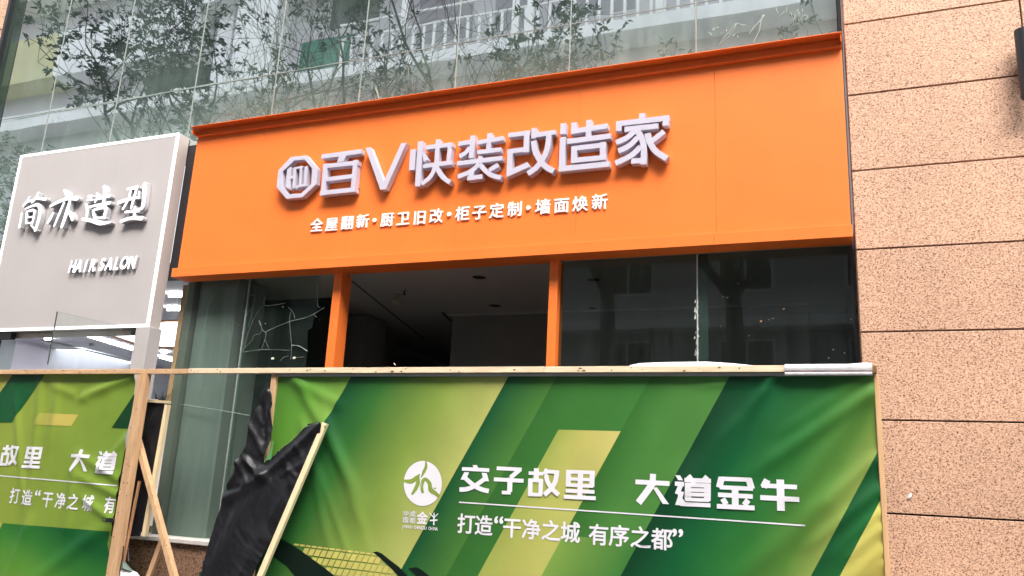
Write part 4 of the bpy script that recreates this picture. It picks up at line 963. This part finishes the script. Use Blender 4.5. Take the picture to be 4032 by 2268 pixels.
MB().bbox(at(3438, 1512, BY)[0]+.006, at(3459, 1512, BY)[0]+.005, BY-.02, BY+.03, .1, ZBb-.014, .002).build('right_post', mat('orange_pine', (.66, .40, .20), .6, .1, 5, .1, 30, stretch=(8, 8, .8)), hf)
# mid post left of the main banner
xa = at(*Z4((2052, 1400)), BY-.02)[0]; xb = at(*Z4((2090, 1400)), BY-.02)[0]
MB().bbox(xa, xb, BY-.03, BY+.03, .1, ZBb-.004, .002).build('middle_post', WOODV, hf)
# double post
xa = -1.0665*5.93; xm_ = -1.0575*5.93; xb = -1.0450*5.93
MB().bbox(xa, xm_-.001, BY-.055, BY-.004, .05, ZBb-.003, .002).build('double_post_batten', WOODV, hf)
MB().bbox(xm_+.001, xb, BY-.07, BY-.004, .05, ZBb-.003, .002).build('double_post_batten', WOODV, hf)
knots(xa+.006, xb-.006, .6, 2.3, BY-.0715, 16, hf, True)
nails([(xa+.02, BY-.056, at(*Z7((968, 328)), BY)[1]), (xa+.05, BY-.071, at(*Z7((985, 565)), BY)[1]), (xa+.02, BY-.056, at(*Z7((803, 1415)), BY)[1])], hf)
# white wrapping on the beam end and the white sheet rising behind it
wx0 = at(3090, 1452, BY-.06)[0]; wx1 = at(3434, 1452, BY-.06)[0]
wr_ = empty('white_beam_wrap', (wx0, BY, ZBb), 'white fabric wrapped round the right end of the top batten', 'cloth')
def strip(z0f, z1f, y, name):
    n = 24; vs = []
    for i in range(n+1):
        x = wx0+(wx1-wx0)*i/n; h = .003*math.sin(i*2.1)+.002*math.sin(i*.7)
        vs += [(x, y-h, z0f(i/n)), (x, y-.012-h, (z0f(i/n)+z1f(i/n))/2), (x, y-h*.3+.004, z1f(i/n))]
    fs = []
    for i in range(n):
        for k in range(2): fs.append((i*3+k, (i+1)*3+k, (i+1)*3+k+1, i*3+k+1))
    return mesh(name, vs, fs, wr_, WHITECLOTH, True)
strip(lambda t: ZBb+.006, lambda t: ZBt+.006+.012*max(0, t-.75)*4*(1-max(0, t-.93)*10), BY-.066, 'upper_fold')
strip(lambda t: ZBb-.026, lambda t: ZBb+.001, BY-.062, 'lower_fold')
MB().box(wx0, wx1, BY-.064, BY-.058, ZBb+.001, ZBb+.0055).build('red_edge', mat('red_stitching', (.30, .08, .10), .6), wr_)
b = MB(); top = [(2480, 1438), (2520, 1430), (2620, 1426), (2780, 1424), (2880, 1430), (2975, 1440)]
P = [at3(x, y, BY+.05) for x, y in top]; Q = [Vector((p.x, BY+.02, ZBt-.03)) for p in P]
b.add(P+Q+[p+Vector((0, .12, -.02)) for p in P], [(i, i+1, i+7, i+6) for i in range(5)]+[(i+12, i+13, i+1, i) for i in range(5)])
tag(b.build('white_sheet', WHITECLOTH, None, True), 'white plastic sheet bulging up behind the top batten under the right window', 'sheet')
b = MB().tube([at3(*Z5((408, 1306)), BY-.03), at3(*Z5((396, 1290)), BY-.03)], .0025, 4)
tag(b.build('wood_splinter', WOODP), 'tiny wood splinter sticking up from the top batten', 'splinter')

# ------------------------------------------------------------------ torn black sheet with leaning batten
def tarp(name, outline, Z, yf, ridg, res=.03, mt=TARP, amp=.02):
    P = [at(*Z(p), yf(0)) for p in outline]
    xs = [p[0] for p in P]; zs_ = [p[1] for p in P]
    bm = bmesh.new(); vs = [bm.verts.new((p[0], 0, p[1])) for p in P]
    for t in tessellate_polygon([[Vector((p[0], p[1], 0)) for p in P]]):
        try: bm.faces.new([vs[i] for i in t])
        except ValueError: pass
    x = min(xs)
    while x < max(xs):
        bmesh.ops.bisect_plane(bm, geom=list(bm.verts)+list(bm.edges)+list(bm.faces), plane_co=(x, 0, 0), plane_no=(1, 0, 0)); x += res
    z = min(zs_)
    while z < max(zs_):
        bmesh.ops.bisect_plane(bm, geom=list(bm.verts)+list(bm.edges)+list(bm.faces), plane_co=(0, 0, z), plane_no=(0, 0, 1)); z += res
    bmesh.ops.triangulate(bm, faces=[f for f in bm.faces if len(f.verts) > 4])
    rr = [(Vector(at(*Z(a), yf(0))), Vector(at(*Z(b), yf(0))), wd, am) for a, b, wd, am in ridg]
    for v in bm.verts:
        q = Vector((v.co.x, v.co.z)); h = 0
        for a, b, wd, am in rr:
            ab = b-a; L = ab.length; t = (q-a).dot(ab)/(L*L)
            tt = max(0, min(1, t)); d = (q-a-ab*tt).length
            h += 1.0*am*max(0, 1-d/(wd*1.5))**1.2
        h += amp*noise.noise(Vector((q.x*4, 1.3, q.y*3)))
        w_ = noise.noise(Vector((q.x*2+3, q.y*2, 4)))*.25; u_ = Vector(((q.x+q.y*.45)*7+w_*6, (q.y-q.x*.3)*3.2, 2.2))
        h += .015*(.5-abs(noise.noise(u_)))+.010*(.5-abs(noise.noise(u_*2.6+Vector((5, 1, 0)))))
        v.co.y = yf(q.y)-h
    bmesh.ops.recalc_face_normals(bm, faces=list(bm.faces))
    me = bpy.data.meshes.new(name); bm.to_mesh(me); bm.free()
    for p in me.polygons: p.use_smooth = True
    return me
tp = empty('torn_black_sheet', (-4.8, BY-.15, 0), 'torn crumpled black plastic sheet hanging off the leaning pale batten', 'plastic sheet')
out1 = [(2028,-12),(2050,90),(2062,330),(2050,430),(2010,560),(1996,598),(2050,560),(2100,505),(2200,430),(2290,330),(2325,300),(2430,288),(2440,310),(2380,470),(2280,690),(2160,960),(2040,1230),(1935,1460),(1900,1560),(1480,1560),(1560,1449),(1590,1260),(1640,1060),(1700,860),(1722,775),(1800,600),(1870,470),(1892,300),(1960,150),(2005,20)]
yf1 = lambda z: BY-.10-.05*max(0, 2.2-z) if z else BY-.12
rg = [((2020,0),(1800,600),.05,.030),((2055,200),(2020,560),.035,.028),((1890,310),(1990,520),.03,.02),((1970,160),(2010,430),.025,-.02),((1860,580),(2010,690),.04,.03),((1810,590),(1870,730),.035,.025),((1722,770),(1800,660),.03,.02),
      ((2010,690),(2430,300),.05,.035),((2060,690),(2400,380),.04,-.02),((1720,860),(1990,690),.06,.028),((1715,800),(1820,780),.03,-.02),((2300,600),(2140,680),.03,.015),((2240,470),(2290,560),.03,.012),((1960,700),(1700,1300),.08,.012),((2200,760),(1850,1449),.07,.016),((1800,800),(1620,1300),.05,-.012),((2160,620),(2240,690),.03,.015),
      ((1870,560),(1960,690),.02,.02),((2030,60),(1985,300),.02,.02)]
me = tarp('sheet', out1, Z7, yf1, rg, .014); link('sheet', me, tp, TARP)
# green folded edge (printed side) at the bottom of the tear
P = [at3(*Z7(p), BY-.135) for p in ((2055,430),(2066,430),(2048,560),(2008,600),(1996,585),(2030,520))]
MB().add(P, [(0,1,2,3,4,5)]).build('turned_edge', mat('green_backside', (.10, .30, .10), .5), tp)
# frayed threads along the tear
b = MB(); random.seed(12)
for seg in (((2050,90),(2062,330)),((2050,560),(2290,330)),((2290,330),(2420,290))):
    for _ in range(34):
        t = random.random(); x = seg[0][0]*(1-t)+seg[1][0]*t; y = seg[0][1]*(1-t)+seg[1][1]*t
        A_ = at3(*Z7((x, y)), BY-.15); b.tube([A_, A_+Vector((random.uniform(-.008, .012), -.002, random.uniform(-.004, .012)))], .0011, 3)
tag(b.build('frayed_thread', mat('pale_thread', (.35, .45, .25), .8), tp), kind='stuff') if True else (mat('pale_thread', (.35, .45, .25), .8), tp)
lb = empty('leaning_batten', (-4.4, BY-.2, 0), 'pale new pine batten slanting down at the left side of the green banner', 'batten')
A_ = at3(*Z7((2456, 296)), BY-.10); B_ = at3(*Z7((1962, 1460)), BY-.22)
d = (B_-A_); MB().beam(A_, A_+d*1.6 if (A_+d*1.6).z > .02 else A_+d*((A_.z-.02)/(-d.z)), .05, .035).build('timber', WOODP, lb)
x_ = at3(*Z7((2452, 322)), BY-.12); MB().tube([x_+Vector((0, -.004, 0)), x_+Vector((0, .004, 0))], .007, 7).build('rusty_nail', KNOT, lb)

# ------------------------------------------------------------------ black panel and battens in the gap
YP = BY+.12
bp = empty('black_sheet_panel', (-6.1, YP, 0), 'black plastic sheet on a timber frame behind the double post', 'panel')
o3 = [(740,420),(1170,455),(1120,560),(1060,850),(1000,1449),(720,2600),(300,2600),(400,1300),(560,900)]
P = [(740,425),(1175,458),(985,1460),(745,2690),(160,2690),(400,1500)]
me = tarp('sheet', P, ZA, lambda z: YP, [((1080,500),(950,800),.03,.015),((1050,950),(870,1400),.03,.018),((760,640),(900,730),.04,.01),((900,1500),(700,2300),.04,.015)], .04); link('sheet', me, bp, TARP)
A_ = at3(*ZA((650, 405)), YP-.01); B_ = at3(*ZA((1222, 443)), YP-.01)
MB().beam(A_, B_, .026, .05).build('top_batten', WOODP, bp)
A_ = at3(*ZA((1198, 484)), YP-.01); B_ = at3(*ZB((745, 830)), YP-.01)
MB().beam(A_, B_, .042, .04).build('side_batten', WOODP, bp)
A_ = at3(*ZA((1222, 500)), YP+.02); B_ = at3(*ZB((843, 668)), YP+.02)
MB().beam(A_, B_, .014, .02).build('white_edge_trim', WHITECLOTH, bp)
A_ = at3(*ZA((650, 392)), YP+.01); B_ = at3(*ZA((1010, 402)), YP+.01)
MB().beam(A_, B_, .012, .03).build('white_edge_trim', WHITECLOTH, bp)
d1 = empty('diagonal_brace', (-5.5, BY+.02, 0), 'long pine brace running down to the right from the double post', 'batten')
A_ = at3(*Z7((1030, 380)), BY+.05); B_ = at3(*Z7((1318, 1460)), BY-.06)
t_ = (A_.z-.03)/(A_.z-B_.z); MB().beam(A_, A_+(B_-A_)*t_, .047, .055).build('timber', WOODV, d1)
nails([tuple(at3(*ZB((866, 203)), BY-.03)), tuple(at3(*ZB((1088, 970)), BY-.06))], d1)
d2 = empty('diagonal_brace', (-5.9, BY+.1, 0), 'short pine brace running down to the left behind the long brace', 'batten')
A_ = at3(*Z7((1235, 1150)), BY+.08); B_ = at3(*Z7((1122, 1460)), BY+.08)
t_ = (A_.z-.03)/(A_.z-B_.z); MB().beam(A_, A_+(B_-A_)*t_, .05, .03).build('timber', WOODV, d2)
d3 = empty('loose_stick', (-6.1, BY+.06, 0), 'thin reddish stick leaning against the black sheet panel', 'stick')
A_ = at3(*Z7((1053, 732)), BY+.05); B_ = at3(*Z7((930, 1345)), BY+.02)
t_ = (A_.z-.03)/(A_.z-B_.z); MB().beam(A_, A_+(B_-A_)*t_, .02, .02).build('timber', mat('red_pine', (.48, .25, .13), .6, .15, 5, .1, 30, stretch=(8, 8, 1)), d3)
# black hook on the double post
hk = empty('black_plastic_hook', (-6.2, BY-.08, 1.4), 'black plastic buckle hook fixed to the double post', 'hook')
YH = BY-.075
P = [at3(*ZB(p), YH) for p in ((165, 605), (110, 600), (92, 575), (98, 550), (140, 548), (150, 560))]
MB().tube(P, .0055, 6).build('hook_loop', BLACKMETAL, hk)
MB().prism([at(*ZB(p), YH) for p in ((150,600),(160,555),(225,548),(262,552),(280,580),(262,612),(230,622),(180,608))], YH-.01, YH+.006).build('hook_body', BLACKMETAL, hk)
# bag, rods and green pots in the gap
bg_ = empty('white_bag', (-6.0, BY+.02, 0), 'white bag with dark green top at the foot of the double post', 'bag')
def lump(name, pts, y, d, mt, parent):
    P = [at3(*ZB(p), y) for p in pts]; n = len(P); c_ = sum(P, Vector())/n-Vector((0, d, 0)); Q = [p+Vector((0, d, 0)) for p in P]
    return mesh(name, [c_]+P+Q, [(0, i+1, (i+1) % n+1) for i in range(n)]+[(i+1, i+1+n, (i+1) % n+1+n, (i+1) % n+1) for i in range(n)], parent, mt, False)
lump('bag_body', [(280,1420),(350,1330),(420,1340),(500,1370),(560,1400),(640,1500),(760,1900),(240,1900)], BY+.0, .05, WHITECLOTH, bg_)
lump('bag_top', [(378,1335),(405,1225),(450,1290),(530,1372),(480,1365),(420,1342)], BY-.01, .03, mat('green_grey_fabric', (.12, .17, .14), .6), bg_)
ub = empty('black_rod', (-6.0, BY+.03, 0), 'short black metal rod standing in the gap beside the loose stick', 'rod')
MB().tube([at3(*ZB((488, 990)), BY+.08), at3(*ZB((496, 1215)), BY+.08)], .007, 8).build('shaft', mat('grey_steel', (.10, .10, .11), .3), ub)
MB().tube([at3(*ZB((484, 985)), BY+.08), at3(*ZB((500, 1000)), BY+.08)], .010, 8).build('collar', BLACKMETAL, ub)
MB().tube([at3(*ZB((496, 1215)), BY+.08), at3(*ZB((494, 1245)), BY+.08)], [.007, .001], 8).build('tip', BLACKMETAL, ub)
ub2 = empty('black_strap', (-6.1, BY-.03, 0), 'black cord hanging over the white bag', 'cord')
MB().tube([at3(*ZB(p), BY-.06) for p in ((422, 985), (405, 1150), (375, 1300), (350, 1460), (345, 1700))], .005, 6).build('cord', BLACKMETAL, ub2)
for (p, q, lab) in (((1692, 1215), (1700, 1500), 'dark green pot, upper of the two behind the torn sheet'), ((1640, 1385), (1660, 1600), 'dark green pot, lower of the two behind the torn sheet')):
    A_ = at3(*ZB(p), BY+.05 if p[1] < 1300 else BY+.0); B_ = at3(*ZB(q), A_.y); r_ = .026
    po = empty('green_pot', (A_.x, A_.y, B_.z), lab, 'pot', 'dark green pots in the gap')
    MB().tube([(A_.x, A_.y, B_.z), (A_.x, A_.y, A_.z-.015)], [r_*.75, r_*.95], 16).build('wall', GREENP, po)
    MB().tube([(A_.x, A_.y, A_.z-.015), (A_.x, A_.y, A_.z)], r_*1.12, 16, False).build('rim', GREENP, po)

# ------------------------------------------------------------------ opposite building (seen mirrored in the glass)
VD = 27.0; YO = 2*YG-(VD+CY)                    # real y of the front of its balconies
def ox(r_): return r_*VD
def oz(r_): return 1.6+r_*VD
ob = empty('opposite_building', (-20, YO-3, 0), 'grey apartment block with white balcony bands mirrored in the upper glass', 'building')
WY = YO-1.4
MB().box(-90, 70, WY-10, WY, 0, 28).build('wall', OPPW, ob)
def band(x0, x1, z0, z1, y0=None, mt=OPPF, nm='balcony_band', dep=1.4):
    return MB().box(ox(x0), ox(x1), WY+.001, WY+dep, oz(z0), oz(z1)).build(nm, mt, ob)
band(-1.7, .6, .6325, .652)
band(-1.413, -1.06, .7355, .8355)
band(-2.0, -1.413, .7355, .8355, mt=YEL, nm='yellow_parapet')
band(-1.7, -1.06, .6525, .6630)
band(-1.06, .6, .83, .85); band(-1.7, -1.06, .93, .96)
band(-.972, -.883, .6525, .98, mt=OPPB, nm='bright_pier', dep=1.2)
band(-1.035, -1.0, .6525, .83, nm='thin_pier', dep=.6)
band(-1.216, -1.057, .6635, .7345, mt=DWIN, nm='window', dep=.02)
band(-.855, -.75, .664, .745, mt=GWIN, nm='window', dep=.03)
band(-.80, -.70, .76, .82, mt=DWIN, nm='window', dep=.02)
for a, b_ in ((-.62, -.52), (-.48, -.42), (-.35, -.25), (-.18, -.08), (0.02, .12)):
    band(a, b_, .70, .80, mt=mat('lilac_curtain', (.30, .28, .31), .7) if a == -.62 else MATS['lilac_curtain'], nm='window', dep=.03)
rb = MB(); YR = WY+1.3
for a in (-.618, -.4235, -.399, -.2033, -.02):
    MB().box(ox(a)-.14, ox(a)+.14, YR, YR+.12, oz(.652), oz(.83)).build('balcony_post', RAIL, ob)
for i in range(-8, 34):
    r_ = -.618+i*.0192
    if r_ < -.74 or r_ > .2: continue
    MB().box(ox(r_)-.055, ox(r_)+.055, YR+.02, YR+.08, oz(.652), oz(.7015)).build('baluster', RAIL, ob)
for zr in (.702, .7285): MB().box(ox(-.74), ox(.3), YR, YR+.1, oz(zr)-.035, oz(zr)+.035).build('handrail', RAIL, ob)
# lower storeys seen darkly in the shop windows
for k_ in range(5):
    z0 = .3+3.2*k_+1
    MB().box(-34, 20, WY+.001, WY+.9, z0+2.6, z0+2.95).build('floor_band', OPPF, ob)
    for j in range(12):
        x0 = -33+j*4.2
        f_ = MB().box(x0, x0+1.9, WY+.001, WY+.06, z0+.8, z0+2.3).build('window_frame', RAIL, ob)
        MB().box(x0+.08, x0+.91, WY+.061, WY+.075, z0+.88, z0+2.22).build('pane', DWIN, f_)
        MB().box(x0+.99, x0+1.82, WY+.061, WY+.075, z0+.88, z0+2.22).build('pane', DWIN, f_)
    for j in range(30):
        x0 = -20+j*.35; MB().box(x0, x0+.04, WY+.8, WY+.84, z0-.2, z0+.8).build('baluster', RAIL, ob) if k_ in (1, 2) else None

# ------------------------------------------------------------------ street trees behind the camera, mirrored in the glass
def vtree(r_, D, ztop, leafy, spread, label, seed, trunk_r=.16, twigs=5):
    random.seed(seed); x = r_*D; y = 2*YG-(D+CY)
    root = empty('street_tree', (x, y, 0), label, 'tree', 'street trees mirrored in the upper glass')
    T = MB(); Tw = MB(); L = MB()
    def leaf(p, d):
        for _ in range(random.randint(6, 11)):
            a = (d*.5+Vector((random.uniform(-1, 1), random.uniform(-1, 1), random.uniform(-1.1, .3)))).normalized()
            ln = random.uniform(.11, .21); s_ = a.cross(Vector((random.uniform(-1, 1), random.uniform(-1, 1), .3))).normalized()*ln*.2
            q = p+Vector((random.uniform(-.05, .05), random.uniform(-.05, .05), random.uniform(-.05, .05))); L.add([q, q+a*ln*.45+s_, q+a*ln, q+a*ln*.45-s_], [(0, 1, 2, 3)])
    def br(p, d, ln, rad, lv, lf):
        pts = [p]; rs = [rad]; n = 4 if lv < 4 else 3
        for k in range(n):
            d = (d+Vector((random.uniform(-.32, .32), random.uniform(-.32, .32), random.uniform(-.12, .24)))).normalized()
            pts.append(pts[-1]+d*ln/n); rs.append(max(.006, rad*(1-.4*(k+1)/n)))
        (T if lv < 3 else Tw).tube(pts, rs, 5 if lv < 3 else 3, False)
        if lv == 3: lf = random.random() < leafy
        if lv >= 6 or (lv >= 5 and random.random() < .5) or pts[-1].z > ztop+.4:
            if lf: leaf(pts[-1], d)
            return
        if lv >= 4 and lf: leaf(pts[-2], d)
        nb = random.choice((2, 3)) if lv != 2 else 3
        for k in range(nb):
            o_ = d.orthogonal().normalized(); o_.rotate(Matrix.Rotation(random.uniform(0, 6.28), 3, d))
            nd = (d*random.uniform(.7, 1.1)+o_*random.uniform(.5, 1.05)+Vector((0, 0, .10))).normalized()
            st = pts[-1] if k == 0 else pts[random.choice((-1, -2, -3))].copy()
            br(st, nd, ln*random.uniform(.60, .82), rs[-1]*random.uniform(.62, .85), lv+1, lf)
    zt_ = ztop*.56
    T.tube([(x, y, 0), (x+.1, y, zt_*.4), (x+.05, y+.1, zt_*.75), (x, y, zt_)], [trunk_r*1.3, trunk_r*1.1, trunk_r, trunk_r*.85], 8)
    for k in range(5):
        zz = zt_*random.uniform(.82, 1.0); a = k*2.4+random.uniform(-.3, .3)
        br(Vector((x, y, zz)), Vector((math.cos(a)*spread, math.sin(a)*spread, random.uniform(.6, 1.3))).normalized(), (ztop-zt_)*random.uniform(.34, .46), trunk_r*.5, 1, False)
    T.build('trunk', BARK, root, True); tag(Tw.build('twigs', BARK, root), kind='stuff')
    if L.f: tag(L.build('leaves', LEAF, root), kind='stuff')
for a in ((-1.50, 15.5, 11.2, .9, .6, 'low leafy street tree mirrored at the far left of the upper glass', 11),
          (-1.06, 15.2, 15.6, .6, .62, 'leafy street tree mirrored over the salon sign', 23),
          (-.92, 16.0, 15.8, .5, .55, 'dense dark street tree mirrored above the left end of the orange sign', 34),
          (-.79, 15.4, 15.0, .25, .6, 'branching street tree mirrored beside the green window reflection', 45),
          (-.585, 16.4, 15.0, .03, .6, 'bare twiggy street tree mirrored before the white railings', 56),
          (-.42, 15.6, 11.4, .05, .6, 'bare street tree mirrored at the middle of the upper glass', 67),
          (-.27, 16.0, 11.4, .5, .45, 'half bare street tree mirrored right of the middle', 78),
          (-.11, 15.5, 11.0, .7, .45, 'leafy street tree mirrored near the granite pier', 89)):
    vtree(*a)
